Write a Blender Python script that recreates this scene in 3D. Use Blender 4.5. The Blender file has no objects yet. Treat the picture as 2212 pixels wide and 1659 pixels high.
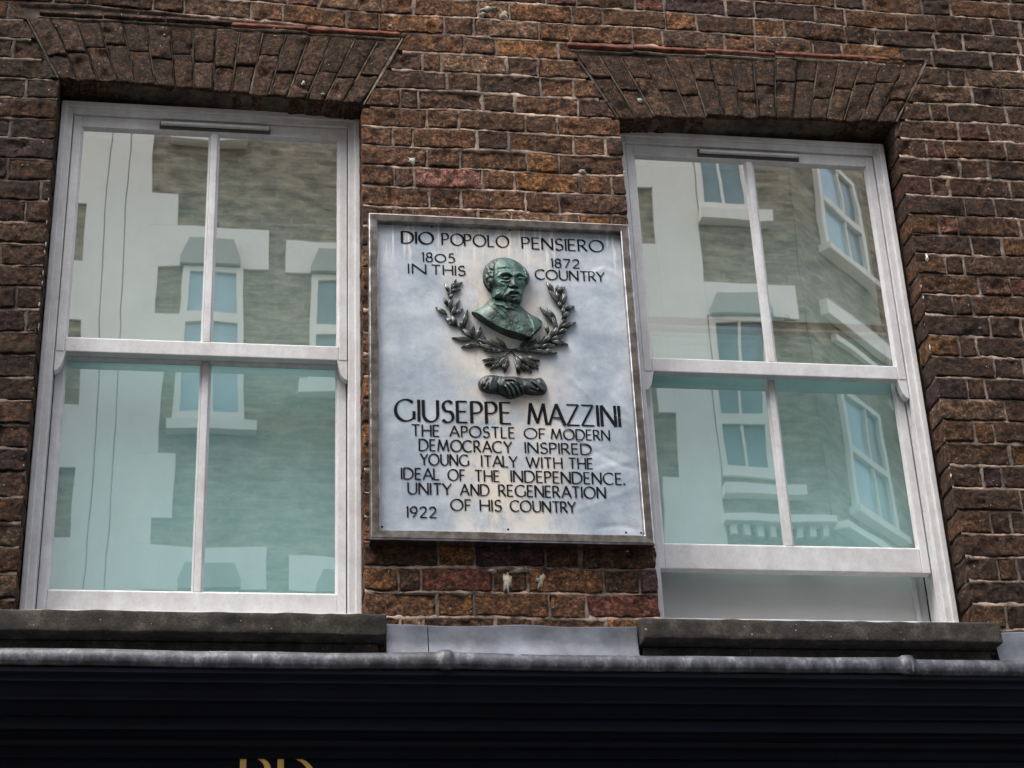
import bpy, math, random
import numpy as np
from mathutils import Matrix, Vector
R_ = math.radians
SC = bpy.context.scene
COL = SC.collection

# ------------------------------------------------------------------ camera
cam_d = bpy.data.cameras.new("camera")
cam_d.sensor_width = 36.0
cam_d.lens = 36.0 * 4088.27 / 2212.0
cam_d.clip_start, cam_d.clip_end = 0.05, 500
cam = bpy.data.objects.new("camera", cam_d)
COL.objects.link(cam)
_R = (0.98823833, -0.14733949, -0.04093984)
_U = (-0.03235494, -0.46311489, 0.88570749)
_F = (0.14945954, 0.87396548, 0.46243505)
cam.matrix_world = Matrix(((_R[0], _U[0], -_F[0], 0.59264), (_R[1], _U[1], -_F[1], -5.46195),
                           (_R[2], _U[2], -_F[2], 1.6), (0, 0, 0, 1)))
SC.camera = cam

# ------------------------------------------------------------------ sky, sun, exposure
SUN_AZ, SUN_EL = math.atan2(-0.40, -0.36), R_(64)
world = bpy.data.worlds.new("World")
SC.world = world
world.use_nodes = True
wn = world.node_tree
sky = wn.nodes.new("ShaderNodeTexSky")
sky.sky_type = 'NISHITA'
sky.sun_disc = False
sky.sun_elevation = SUN_EL
sky.sun_rotation = SUN_AZ
sky.air_density, sky.dust_density, sky.ozone_density = 1.0, 5.0, 1.0
bg = wn.nodes["Background"]
bg.inputs["Strength"].default_value = 0.15
hs = wn.nodes.new("ShaderNodeHueSaturation")      # overcast: a greyer sky
hs.inputs["Saturation"].default_value = 0.45
wn.links.new(sky.outputs[0], hs.inputs["Color"])
wn.links.new(hs.outputs[0], bg.inputs["Color"])
sun_d = bpy.data.lights.new("sun", 'SUN')
sun_d.energy, sun_d.angle, sun_d.color = 0.7, R_(35), (1.0, 0.95, 0.89)
sun = bpy.data.objects.new("sun", sun_d)
COL.objects.link(sun)
_sd = Vector((math.sin(SUN_AZ) * math.cos(SUN_EL), math.cos(SUN_AZ) * math.cos(SUN_EL), math.sin(SUN_EL)))
sun.rotation_euler = _sd.to_track_quat('Z', 'Y').to_euler()
SC.view_settings.view_transform = 'Standard'
SC.view_settings.look = 'None'
SC.view_settings.gamma = 1.0
SC.view_settings.exposure = 1.55
SC.cycles.max_bounces = 10
SC.cycles.transparent_max_bounces = 12
SC.cycles.use_denoising = True

rng = random.Random(11)
nrg = np.random.RandomState(5)

# ------------------------------------------------------------------ numpy noise
_T = nrg.rand(4096).astype(np.float64)


def _h(i, j, k):
    return _T[(i * 73 + j * 1619 + k * 31337 + (i * j) * 7 + (j ^ k) * 13) & 4095]


def noise3(P, s=1.0, seed=0):
    Q = np.asarray(P, dtype=np.float64) * s + seed * 17.31 + 500.0
    I = np.floor(Q).astype(np.int64)
    f = Q - I
    f = f * f * (3 - 2 * f)
    x, y, z = I[..., 0], I[..., 1], I[..., 2]
    fx, fy, fz = f[..., 0], f[..., 1], f[..., 2]
    r = 0
    for dx in (0, 1):
        wx = fx if dx else 1 - fx
        for dy in (0, 1):
            wy = fy if dy else 1 - fy
            for dz in (0, 1):
                wz = fz if dz else 1 - fz
                r = r + wx * wy * wz * _h(x + dx, y + dy, z + dz)
    return r * 2 - 1


# ------------------------------------------------------------------ object helpers
def prop(o, label=None, cat=None, group=None, kind=None):
    if label: o["label"] = label
    if cat: o["category"] = cat
    if group: o["group"] = group
    if kind: o["kind"] = kind
    return o


def thing(name, loc, label, cat, group=None):
    o = bpy.data.objects.new(name, None)
    o.empty_display_size = 0.1
    COL.objects.link(o)
    o.location = loc
    return prop(o, label, cat, group)


def wloc(o):
    v = Vector((0, 0, 0))
    while o is not None:
        v += o.location
        o = o.parent
    return v


class MB:
    """collects geometry given in world coordinates, built as ONE mesh object"""
    def __init__(self):
        self.v, self.f, self.m, self.c, self.n = [], [], [], [], 0

    def add(self, V, F, mat=0, col=None):
        V = np.asarray(V, dtype=np.float64).reshape(-1, 3)
        self.v.append(V)
        for q in F:
            self.f.append([int(i) + self.n for i in q])
        self.m += [mat] * len(F)
        if col is None:
            col = (1, 1, 1)
        col = np.asarray(col, dtype=np.float64)
        if col.ndim == 1:
            col = np.tile(col, (len(V), 1))
        self.c.append(col)
        self.n += len(V)

    def box(self, x0, x1, y0, y1, z0, z1, mat=0, col=None, bev=0.0):
        if bev > 0:
            V, F = rbox((x1 - x0, y1 - y0, z1 - z0), bev, (1, 1, 1), full=True)
            self.add(V + np.array([(x0 + x1) / 2, (y0 + y1) / 2, (z0 + z1) / 2]), F, mat, col)
            return
        V = [(x, y, z) for x in (x0, x1) for y in (y0, y1) for z in (z0, z1)]
        F = [(0, 1, 3, 2), (4, 6, 7, 5), (0, 4, 5, 1), (2, 3, 7, 6), (0, 2, 6, 4), (1, 5, 7, 3)]
        self.add(V, F, mat, col)

    def prism(self, poly, y0, y1, mat=0, col=None):
        """polygon in x,z extruded along y"""
        n = len(poly)
        V = [(p[0], y0, p[1]) for p in poly] + [(p[0], y1, p[1]) for p in poly]
        F = [tuple(range(n)), tuple(range(2 * n - 1, n - 1, -1))]
        F += [(i, n + i, n + (i + 1) % n, (i + 1) % n) for i in range(n)]
        self.add(V, F, mat, col)

    def sweep_x(self, prof, xs, mat=0, wob=None, col=None):
        """profile of (y,z) points swept along x stations"""
        n = len(prof)
        V = []
        for x in xs:
            for (y, z) in prof:
                V.append((x, y, z))
        V = np.array(V, dtype=np.float64)
        if wob is not None:
            V = wob(V)
        F = [(i * n + j, i * n + j + 1, (i + 1) * n + j + 1, (i + 1) * n + j)
             for i in range(len(xs) - 1) for j in range(n - 1)]
        F += [tuple(range(n)), tuple(range(len(V) - 1, len(V) - n - 1, -1))]
        self.add(V, F, mat, col)

    def build(self, name, mats, parent=None, smooth=False, fix=True, sharp=None):
        me = bpy.data.meshes.new(name)
        V = np.concatenate(self.v)
        o = bpy.data.objects.new(name, me)
        COL.objects.link(o)
        if parent is not None:
            o.parent = parent
            V = V - np.array(wloc(parent))
        else:
            c = np.array([V[:, 0].mean(), V[:, 1].mean(), V[:, 2].min()])
            o.location = c
            V = V - c
        me.from_pydata(V.tolist(), [], self.f)
        if not isinstance(mats, (list, tuple)):
            mats = [mats]
        for m in mats:
            me.materials.append(m)
        me.polygons.foreach_set("material_index", self.m)
        a = me.color_attributes.new("Col", 'FLOAT_COLOR', 'POINT')
        C = np.concatenate(self.c)
        a.data.foreach_set("color", np.concatenate([C, np.ones((len(C), 1))], 1).astype(np.float32).ravel())
        if smooth:
            me.polygons.foreach_set("use_smooth", [True] * len(me.polygons))
        me.update()
        if fix:
            import bmesh
            bm = bmesh.new()
            bm.from_mesh(me)
            bmesh.ops.recalc_face_normals(bm, faces=bm.faces)
            bm.to_mesh(me)
            bm.free()
        if smooth and sharp:
            me.set_sharp_from_angle(angle=R_(sharp))
        return o


_RB = {}


def rbox(size, r, n, full=False):
    """rounded box about the origin, gridded; n = inner segments along x,y,z; back (+y) face left out unless full"""
    key = (tuple(round(s, 4) for s in size), r, n, full)
    if key in _RB:
        return _RB[key]
    def line(L, k):
        inner = np.linspace(-L / 2 + r, L / 2 - r, k + 1)
        return np.concatenate([[-L / 2, -L / 2 + r * 0.35], inner, [L / 2 - r * 0.35, L / 2]])
    lx, ly, lz = line(size[0], n[0]), line(size[1], n[1]), line(size[2], n[2])
    V, F, idx = [], [], {}
    def vid(p):
        k = tuple(round(c, 6) for c in p)
        if k not in idx:
            idx[k] = len(V)
            V.append(p)
        return idx[k]
    def face(A, B, fn):
        for i in range(len(A) - 1):
            for j in range(len(B) - 1):
                F.append((vid(fn(A[i], B[j])), vid(fn(A[i + 1], B[j])), vid(fn(A[i + 1], B[j + 1])), vid(fn(A[i], B[j + 1]))))
    hx, hy, hz = size[0] / 2, size[1] / 2, size[2] / 2
    face(lx, lz, lambda a, b: (a, -hy, b))
    face(ly, lz, lambda a, b: (hx, a, b))
    face(ly, lz, lambda a, b: (-hx, -a, b))
    face(lx, ly, lambda a, b: (a, b, hz))
    face(lx, ly, lambda a, b: (a, -b, -hz))
    if full:
        face(lx, lz, lambda a, b: (-a, hy, b))
    V = np.array(V, dtype=np.float64)
    lim = np.array([hx - r, hy - r, hz - r])
    inn = np.clip(V, -lim, lim)
    if not full:
        inn[:, 1] = np.where(V[:, 1] > 0, V[:, 1], inn[:, 1])
    d = V - inn
    L = np.linalg.norm(d, axis=1, keepdims=True)
    V = np.where(L > 1e-9, inn + d / np.maximum(L, 1e-9) * r, V)
    _RB[key] = (V, F)
    return _RB[key]


# ------------------------------------------------------------------ material helpers
def newmat(name):
    m = bpy.data.materials.new(name)
    m.use_nodes = True
    nt = m.node_tree
    return m, nt, nt.nodes["Principled BSDF"]


def N(nt, t, **kw):
    n = nt.nodes.new(t)
    for k, v in kw.items():
        if k in n.inputs:
            n.inputs[k].default_value = v
        else:
            setattr(n, k, v)
    return n


def ramp(nt, fac, stops):
    r = nt.nodes.new("ShaderNodeValToRGB")
    cr = r.color_ramp
    while len(cr.elements) > 1:
        cr.elements.remove(cr.elements[-1])
    for i, (p, c) in enumerate(stops):
        e = cr.elements[0] if i == 0 else cr.elements.new(p)
        e.position = p
        e.color = (c[0], c[1], c[2], 1) if isinstance(c, (tuple, list)) else (c, c, c, 1)
    nt.links.new(fac, r.inputs[0])
    return r.outputs[0]


def coords(nt, scale=(1, 1, 1)):
    tc = nt.nodes.new("ShaderNodeNewGeometry")
    mp = nt.nodes.new("ShaderNodeMapping")
    mp.inputs["Scale"].default_value = scale
    nt.links.new(tc.outputs["Position"], mp.inputs["Vector"])
    return mp.outputs[0]


def noise(nt, scale, detail=4, rough=0.6, sc=(1, 1, 1), dist=0.0):
    n = N(nt, "ShaderNodeTexNoise")
    n.inputs["Scale"].default_value = scale
    n.inputs["Detail"].default_value = detail
    n.inputs["Roughness"].default_value = rough
    n.inputs["Distortion"].default_value = dist
    nt.links.new(coords(nt, sc), n.inputs["Vector"])
    return n.outputs["Fac"]


def mix(nt, a, b, fac, mode='MIX'):
    m = nt.nodes.new("ShaderNodeMix")
    m.data_type = 'RGBA'
    m.blend_type = mode
    for s, v in ((0, fac), (6, a), (7, b)):
        if isinstance(v, (int, float)):
            m.inputs[s].default_value = v
        elif isinstance(v, (tuple, list)):
            m.inputs[s].default_value = (v[0], v[1], v[2], 1)
        else:
            nt.links.new(v, m.inputs[s])
    return m.outputs[2]


def bump(nt, b, h, strength=0.5, dist=0.01):
    bm = nt.nodes.new("ShaderNodeBump")
    bm.inputs["Strength"].default_value = strength
    bm.inputs["Distance"].default_value = dist
    nt.links.new(h, bm.inputs["Height"])
    nt.links.new(bm.outputs[0], b.inputs["Normal"])
    return bm


def vcol(nt):
    a = nt.nodes.new("ShaderNodeVertexColor")
    a.layer_name = "Col"
    return a.outputs[0]


def mat_brick():
    m, nt, b = newmat("sooty_stock_brick")
    c = vcol(nt)
    big = ramp(nt, noise(nt, 24, 5, 0.75, dist=0.4), [(0.37, 0.34), (0.5, 1.0), (0.64, 1.8)])
    c = mix(nt, c, big, 1.0, 'MULTIPLY')
    fine = ramp(nt, noise(nt, 88, 5, 0.85), [(0.40, 0.28), (0.5, 0.92), (0.61, 2.0)])
    c = mix(nt, c, fine, 1.0, 'MULTIPLY')
    och = ramp(nt, noise(nt, 30, 5, 0.8, dist=0.8), [(0.55, 0.0), (0.66, 1.0)])
    c = mix(nt, c, (0.17, 0.075, 0.024), mixf(nt, och, 0.55))
    soot = ramp(nt, noise(nt, 46, 6, 0.85, (1, 1, 1.6)), [(0.47, 0.0), (0.58, 1.0)])
    c = mix(nt, c, (0.010, 0.0075, 0.0065), mixf(nt, soot, 0.75))
    pale = ramp(nt, noise(nt, 36, 6, 0.85, (1, 1, 3.6), 0.7), [(0.60, 0.0), (0.655, 1.0)])
    c = mix(nt, c, (0.27, 0.20, 0.14), mixf(nt, pale, 0.62))
    spec = ramp(nt, noise(nt, 105, 2, 0.5), [(0.725, 0.0), (0.76, 1.0)])
    c = mix(nt, c, (0.46, 0.42, 0.38), spec)
    nt.links.new(c, b.inputs["Base Color"])
    b.inputs["Roughness"].default_value = 0.9
    b.inputs["Specular IOR Level"].default_value = 0.25
    bump(nt, b, noise(nt, 90, 6, 0.85), 1.0, 0.011)
    return m


def mixf(nt, v, k):
    q = nt.nodes.new("ShaderNodeMath")
    q.operation = 'MULTIPLY'
    nt.links.new(v, q.inputs[0])
    q.inputs[1].default_value = k
    return q.outputs[0]


def mat_mortar():
    m, nt, b = newmat("lime_mortar")
    c = vcol(nt)
    v = ramp(nt, noise(nt, 19, 5, 0.8), [(0.36, 0.18), (0.5, 0.85), (0.66, 1.45)])
    c = mix(nt, c, v, 1.0, 'MULTIPLY')
    v2 = ramp(nt, noise(nt, 4.5, 3, 0.6), [(0.36, 0.45), (0.56, 1.1)])
    c = mix(nt, c, v2, 1.0, 'MULTIPLY')
    f = ramp(nt, noise(nt, 150, 4, 0.7), [(0.3, 0.6), (0.5, 1.0), (0.7, 1.25)])
    c = mix(nt, c, f, 1.0, 'MULTIPLY')
    nt.links.new(c, b.inputs["Base Color"])
    b.inputs["Roughness"].default_value = 0.95
    bump(nt, b, noise(nt, 260, 4, 0.7), 0.6, 0.003)
    return m


def mat_paint(name, col, rough=0.45, dirt=0.35, dscale=9.0):
    m, nt, b = newmat(name)
    d = ramp(nt, noise(nt, dscale * 1.5, 7, 0.8, (1, 1, 0.7)), [(0.36, 1.0), (0.62, 0.0)])
    c = mix(nt, col, tuple(x * y for x, y in zip(col, (0.62, 0.58, 0.56))), mixf(nt, d, dirt))
    s = ramp(nt, noise(nt, 130, 3, 0.6), [(0.66, 0.0), (0.74, 1.0)])
    c = mix(nt, c, tuple(x * 0.45 for x in col), mixf(nt, s, dirt))
    nt.links.new(c, b.inputs["Base Color"])
    b.inputs["Roughness"].default_value = rough
    bump(nt, b, noise(nt, 70, 4, 0.6, (1, 1, 0.25)), 0.18, 0.002)
    return m


def mat_glass(name, refl=0.42, tint=(0.93, 0.98, 0.97), wav=0.06, thru=(0.86, 0.95, 0.93)):
    m, nt, b = newmat(name)
    nt.nodes.remove(b)
    out = nt.nodes["Material Output"]
    tr = N(nt, "ShaderNodeBsdfTransparent")
    tr.inputs[0].default_value = (*thru, 1)
    gl = N(nt, "ShaderNodeBsdfGlossy")
    gl.inputs["Color"].default_value = (*tint, 1)
    gl.inputs["Roughness"].default_value = 0.012
    bm = N(nt, "ShaderNodeBump")
    bm.inputs["Strength"].default_value = wav
    bm.inputs["Distance"].default_value = 0.02
    nt.links.new(noise(nt, 5.0, 1, 0.4), bm.inputs["Height"])
    nt.links.new(bm.outputs[0], gl.inputs["Normal"])
    mx = N(nt, "ShaderNodeMixShader")
    mx.inputs[0].default_value = refl
    nt.links.new(tr.outputs[0], mx.inputs[1])
    nt.links.new(gl.outputs[0], mx.inputs[2])
    nt.links.new(mx.outputs[0], out.inputs["Surface"])
    return m


def mat_plain(name, col, rough=0.7, metal=0.0, vary=0.3, scale=20.0, b_str=0.2, spec=0.5):
    m, nt, b = newmat(name)
    v = ramp(nt, noise(nt, scale, 5, 0.65), [(0.3, 1 - vary), (0.7, 1 + vary)])
    c = mix(nt, col, v, 1.0, 'MULTIPLY')
    nt.links.new(c, b.inputs["Base Color"])
    b.inputs["Roughness"].default_value = rough
    b.inputs["Metallic"].default_value = metal
    b.inputs["Specular IOR Level"].default_value = spec
    if b_str:
        bump(nt, b, noise(nt, scale * 4, 4, 0.6), b_str, 0.003)
    return m


def mat_panel():
    m, nt, b = newmat("grey_weathered_metal_panel")
    c = ramp(nt, noise(nt, 7, 6, 0.65), [(0.34, (0.215, 0.262, 0.320)), (0.5, (0.320, 0.370, 0.430)), (0.64, (0.45, 0.492, 0.54))])
    # cream deposits running down the middle
    g = N(nt, "ShaderNodeNewGeometry")
    sp = N(nt, "ShaderNodeSeparateXYZ")
    nt.links.new(g.outputs["Position"], sp.inputs[0])
    def mth(op, a, k=None, k2=None):
        q = N(nt, "ShaderNodeMath", operation=op)
        for i, v in enumerate((a, k, k2)):
            if v is None: continue
            if isinstance(v, (int, float)): q.inputs[i].default_value = v
            else: nt.links.new(v, q.inputs[i])
        return q.outputs[0]
    dx = mth('ABSOLUTE', mth('SUBTRACT', sp.outputs[0], 1.50))
    mid = mth('SUBTRACT', 1.0, mth('DIVIDE', dx, 0.24))
    mid = mth('MAXIMUM', mid, 0.0)
    st = ramp(nt, noise(nt, 22, 7, 0.8, (1, 1, 0.38)), [(0.38, 0.0), (0.50, 1.0)])
    lump = ramp(nt, noise(nt, 5.5, 4, 0.6), [(0.36, 0.15), (0.56, 1.0)])
    c = mix(nt, c, (0.58, 0.53, 0.46), mth('MULTIPLY', mth('MULTIPLY', st, lump), mth('MINIMUM', mth('MULTIPLY', mid, 1.6), 1.0)))
    fine = ramp(nt, noise(nt, 75, 3, 0.6, (1, 1, 0.06)), [(0.56, 0.0), (0.66, 1.0)])
    up = mth('MULTIPLY', fine, mth('MAXIMUM', mth('SUBTRACT', 1.0, mth('DIVIDE', mth('ABSOLUTE', mth('SUBTRACT', sp.outputs[2], 5.02)), 0.12)), 0.0))
    c = mix(nt, c, (0.72, 0.70, 0.66), mth('MULTIPLY', up, 1.0))
    spk = ramp(nt, noise(nt, 140, 2, 0.5), [(0.72, 0.0), (0.76, 1.0)])
    c = mix(nt, c, (0.13, 0.13, 0.14), mixf(nt, spk, 0.6))
    spw = ramp(nt, noise(nt, 210, 3, 0.7), [(0.6, 0.0), (0.7, 1.0)])
    c = mix(nt, c, (0.62, 0.60, 0.56), mth('MULTIPLY', spw, mth('ADD', mth('MULTIPLY', mid, 0.5), 0.12)))
    nt.links.new(c, b.inputs["Base Color"])
    b.inputs["Roughness"].default_value = 0.5
    b.inputs["Metallic"].default_value = 0.0
    bump(nt, b, noise(nt, 11, 4, 0.5, (1, 1, 1), 0.8), 0.25, 0.008)
    return m


def mat_bronze(name, dark, light, scale=30, rough=0.42, metal=0.35, lo=0.42, hi=0.62):
    m, nt, b = newmat(name)
    c = ramp(nt, noise(nt, scale, 5, 0.65, (1, 1, 0.6)), [(lo, dark), (hi, light)])
    f = ramp(nt, noise(nt, scale * 6, 3, 0.6), [(0.35, 0.65), (0.65, 1.25)])
    c = mix(nt, c, f, 1.0, 'MULTIPLY')
    nt.links.new(c, b.inputs["Base Color"])
    c = mix(nt, c, vcol(nt), 1.0, 'MULTIPLY')
    nt.links.new(c, b.inputs["Base Color"])
    b.inputs["Roughness"].default_value = rough
    b.inputs["Metallic"].default_value = metal
    bump(nt, b, noise(nt, scale * 7, 3, 0.6), 0.2, 0.002)
    return m


def mat_steel():
    m, nt, b = newmat("polished_steel")
    c = ramp(nt, noise(nt, 30, 4, 0.6), [(0.36, (0.24, 0.215, 0.205)), (0.64, (0.50, 0.47, 0.46))])
    nt.links.new(c, b.inputs["Base Color"])
    b.inputs["Metallic"].default_value = 0.95
    b.inputs["Roughness"].default_value = 0.2
    bump(nt, b, noise(nt, 9, 2, 0.5), 0.25, 0.02)
    return m


def mat_lead():
    m, nt, b = newmat("weathered_lead")
    c = ramp(nt, noise(nt, 26, 7, 0.8, (1, 1, 0.5)), [(0.40, (0.018, 0.020, 0.028)), (0.52, (0.050, 0.054, 0.068)), (0.66, (0.17, 0.175, 0.195))])
    c2 = ramp(nt, noise(nt, 12, 5, 0.7), [(0.35, 0.6), (0.65, 1.25)])
    c = mix(nt, c, c2, 1.0, 'MULTIPLY')
    nt.links.new(c, b.inputs["Base Color"])
    b.inputs["Roughness"].default_value = 0.5
    b.inputs["Metallic"].default_value = 0.2
    bump(nt, b, noise(nt, 45, 4, 0.6), 0.3, 0.004)
    return m


def mat_stone():
    m, nt, b = newmat("sooty_sill_stone")
    c = ramp(nt, noise(nt, 18, 6, 0.75), [(0.34, (0.006, 0.005, 0.004)), (0.5, (0.021, 0.0175, 0.0135)), (0.66, (0.060, 0.050, 0.038))])
    f = ramp(nt, noise(nt, 230, 3, 0.7), [(0.35, 0.5), (0.65, 1.5)])
    c = mix(nt, c, f, 1.0, 'MULTIPLY')
    s = ramp(nt, noise(nt, 90, 2, 0.5), [(0.72, 0.0), (0.76, 1.0)])
    c = mix(nt, c, (0.4, 0.37, 0.32), mixf(nt, s, 0.8))
    nt.links.new(c, b.inputs["Base Color"])
    b.inputs["Roughness"].default_value = 0.9
    bump(nt, b, noise(nt, 110, 6, 0.7), 0.6, 0.004)
    return m


def mat_brick_far(name, c1, c2, mortar, mscale=1.0):
    m, nt, b = newmat(name)
    g = N(nt, "ShaderNodeNewGeometry")
    sp = N(nt, "ShaderNodeSeparateXYZ")
    nt.links.new(g.outputs["Position"], sp.inputs[0])
    add = N(nt, "ShaderNodeMath", operation='SUBTRACT')
    nt.links.new(sp.outputs[0], add.inputs[0])
    nt.links.new(sp.outputs[1], add.inputs[1])
    cb = N(nt, "ShaderNodeCombineXYZ")
    nt.links.new(add.outputs[0], cb.inputs[0])
    nt.links.new(sp.outputs[2], cb.inputs[1])
    t = N(nt, "ShaderNodeTexBrick")
    t.inputs["Color1"].default_value = (*c1, 1)
    t.inputs["Color2"].default_value = (*c2, 1)
    t.inputs["Mortar"].default_value = (*mortar, 1)
    t.inputs["Scale"].default_value = 1.0
    t.inputs["Brick Width"].default_value = 0.23 * mscale
    t.inputs["Row Height"].default_value = 0.08 * mscale
    t.inputs["Mortar Size"].default_value = 0.008
    nt.links.new(cb.outputs[0], t.inputs["Vector"])
    v = ramp(nt, noise(nt, 4, 8, 0.8, (1, 1, 3.0)), [(0.38, 0.36), (0.62, 1.65)])
    c = mix(nt, t.outputs[0], v, 1.0, 'MULTIPLY')
    nt.links.new(c, b.inputs["Base Color"])
    b.inputs["Roughness"].default_value = 0.9
    return m


M_BRICK = mat_brick()
M_MORTAR = mat_mortar()
M_WHITE = mat_paint("white_painted_timber", (0.575, 0.58, 0.595), 0.45, 0.60)
M_GLASS = mat_glass("window_glass", 0.60, (1.0, 0.995, 0.96), 0.007, (0.78, 0.95, 0.93))
M_GLASS_IN = mat_glass("inner_window_glass", 0.40, (0.92, 1.0, 1.0), 0.007, (0.68, 0.89, 0.90))
M_BLIND = mat_plain("pale_teal_blind", (0.74, 0.82, 0.80), 0.6, 0, 0.06, 5, 0)
M_GREYB = mat_plain("grey_inner_screen", (0.36, 0.365, 0.37), 0.35, 0, 0.05, 5, 0)
M_PANEL = mat_panel()
M_RAIL_STRIP = mat_plain("dark_rail_strip", (0.02, 0.014, 0.01), 0.8, 0, 0.5, 30, 0.3)
M_VENT = mat_plain("vent_slot_shadow", (0.06, 0.058, 0.056), 0.7, 0, 0.2, 40, 0)
M_STEEL = mat_steel()
M_INK = mat_plain("black_letter_paint", (0.004, 0.0045, 0.006), 0.7, 0, 0.2, 40, 0, 0.1)
M_BRONZE_G = mat_bronze("green_patina_bronze", (0.022, 0.046, 0.040), (0.085, 0.165, 0.135), 30, 0.5, 0.15)
M_BRONZE_H = mat_bronze("dark_green_bronze", (0.008, 0.013, 0.013), (0.022, 0.036, 0.034), 40, 0.45, 0.2)
M_BRONZE_D = mat_bronze("dark_brown_bronze", (0.026, 0.030, 0.029), (0.15, 0.160, 0.152), 60, 0.22, 0.75)
M_LEAD = mat_lead()
M_LEADF = mat_plain("dull_lead_sheet", (0.105, 0.113, 0.138), 0.45, 0.3, 0.55, 7, 0.4)
M_STONE = mat_stone()
M_NAVY = mat_plain("dark_navy_shopfront_paint", (0.0034, 0.0048, 0.0105), 0.5, 0, 0.3, 6, 0.2, 0.12)
M_GOLD = mat_plain("gold_leaf_paint", (0.80, 0.50, 0.14), 0.45, 0.0, 0.15, 30, 0)
M_TILE = mat_plain("red_clay_tile", (0.17, 0.055, 0.033), 0.9, 0, 0.85, 30, 0.6)
M_WALLFAR = mat_brick_far("plain_stock_brickwork", (0.085, 0.058, 0.036), (0.12, 0.08, 0.05), (0.2, 0.17, 0.13), 1.02)
M_OPPBRICK = mat_brick_far("yellow_stock_brickwork", (0.31, 0.25, 0.165), (0.22, 0.178, 0.12), (0.30, 0.26, 0.20))
M_RENDER = mat_paint("white_render", (0.86, 0.82, 0.73), 0.8, 0.22, 1.6)
M_HOOD = mat_paint("grey_stone_hood", (0.42, 0.42, 0.38), 0.8, 0.2, 3)
M_OPPGLASS = mat_plain("reflecting_pane", (0.21, 0.28, 0.29), 0.15, 0, 0.15, 3, 0)
M_SKYGLASS = mat_plain("sky_tint_pane", (0.36, 0.50, 0.56), 0.15, 0, 0.1, 3, 0)  # reflected sky put in as a pale blue base colour
M_ASPHALT = mat_plain("asphalt", (0.05, 0.05, 0.052), 0.9, 0, 0.25, 6, 0.3)
M_PAVING = mat_plain("paving_stone", (0.22, 0.21, 0.195), 0.85, 0, 0.2, 4, 0.3)
M_SHOPGLASS = mat_plain("dark_shop_glass", (0.02, 0.024, 0.028), 0.06, 0, 0.1, 3, 0)

# ------------------------------------------------------------------ setting: road and pavements
def slab(name, x0, x1, y0, y1, z0, z1, mat):
    m = MB(); m.box(x0, x1, y0, y1, z0, z1)
    return prop(m.build(name, mat), kind="structure")
slab("road", -60, 70, -7.6, -1.5, -0.5, -0.02, M_ASPHALT)
slab("pavement", -60, 70, -1.496, 0.5, -0.5, 0.10, M_PAVING)
slab("pavement", -60, 70, -60, -7.604, -0.5, 0.10, M_PAVING)
slab("ground", -60, 70, 0.504, 60, -0.5, 0.05, M_PAVING)

# ------------------------------------------------------------------ the brick building
bld = thing("brick_building", (1.5, 0.0, 0.1), "sooty brown stock brick house front with two white sash windows and flat brick arches", "building")

CH = 0.0832
XW = [(-0.009, 1.035), (1.965, 3.003)]          # window openings


def coff(x):
    x = np.asarray(x, dtype=np.float64)
    return np.interp(x, [-3, 0.0, 0.5, 1.0, 1.95, 2.6, 3.0, 6], [0.036, 0.033, 0.02, 0.0, 0.0, -0.004, -0.012, -0.02]) \
        + 0.003 * np.sin(x * 3.1 + 1) + 0.002 * np.sin(x * 9.7)


PAL = [((0.098, 0.052, 0.025), 30), ((0.078, 0.043, 0.023), 30), ((0.058, 0.035, 0.022), 24), ((0.145, 0.074, 0.028), 13),
       ((0.110, 0.045, 0.031), 6), ((0.050, 0.027, 0.029), 6), ((0.15, 0.080, 0.062), 2.0), ((0.13, 0.085, 0.050), 8)]
_pc, _pw = [p[0] for p in PAL], [p[1] for p in PAL]


def brick_col(x, z, dark=1.0):
    c = np.array(rng.choices(_pc, _pw)[0])
    k = rng.uniform(0.72, 1.3) * dark
    return c * k * np.array((1.04, 0.90, 0.86))


def zone_soot_vignette(x):
    return float(np.interp(x, [-1.5, -0.1, 1.0, 1.9, 3.0, 3.4, 4.8], [0.42, 0.50, 1.28, 1.28, 0.76, 0.64, 0.60]))  # sootier left pier, plus a vignette put into the brick tone


wall = MB()
DEP = 0.105


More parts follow.
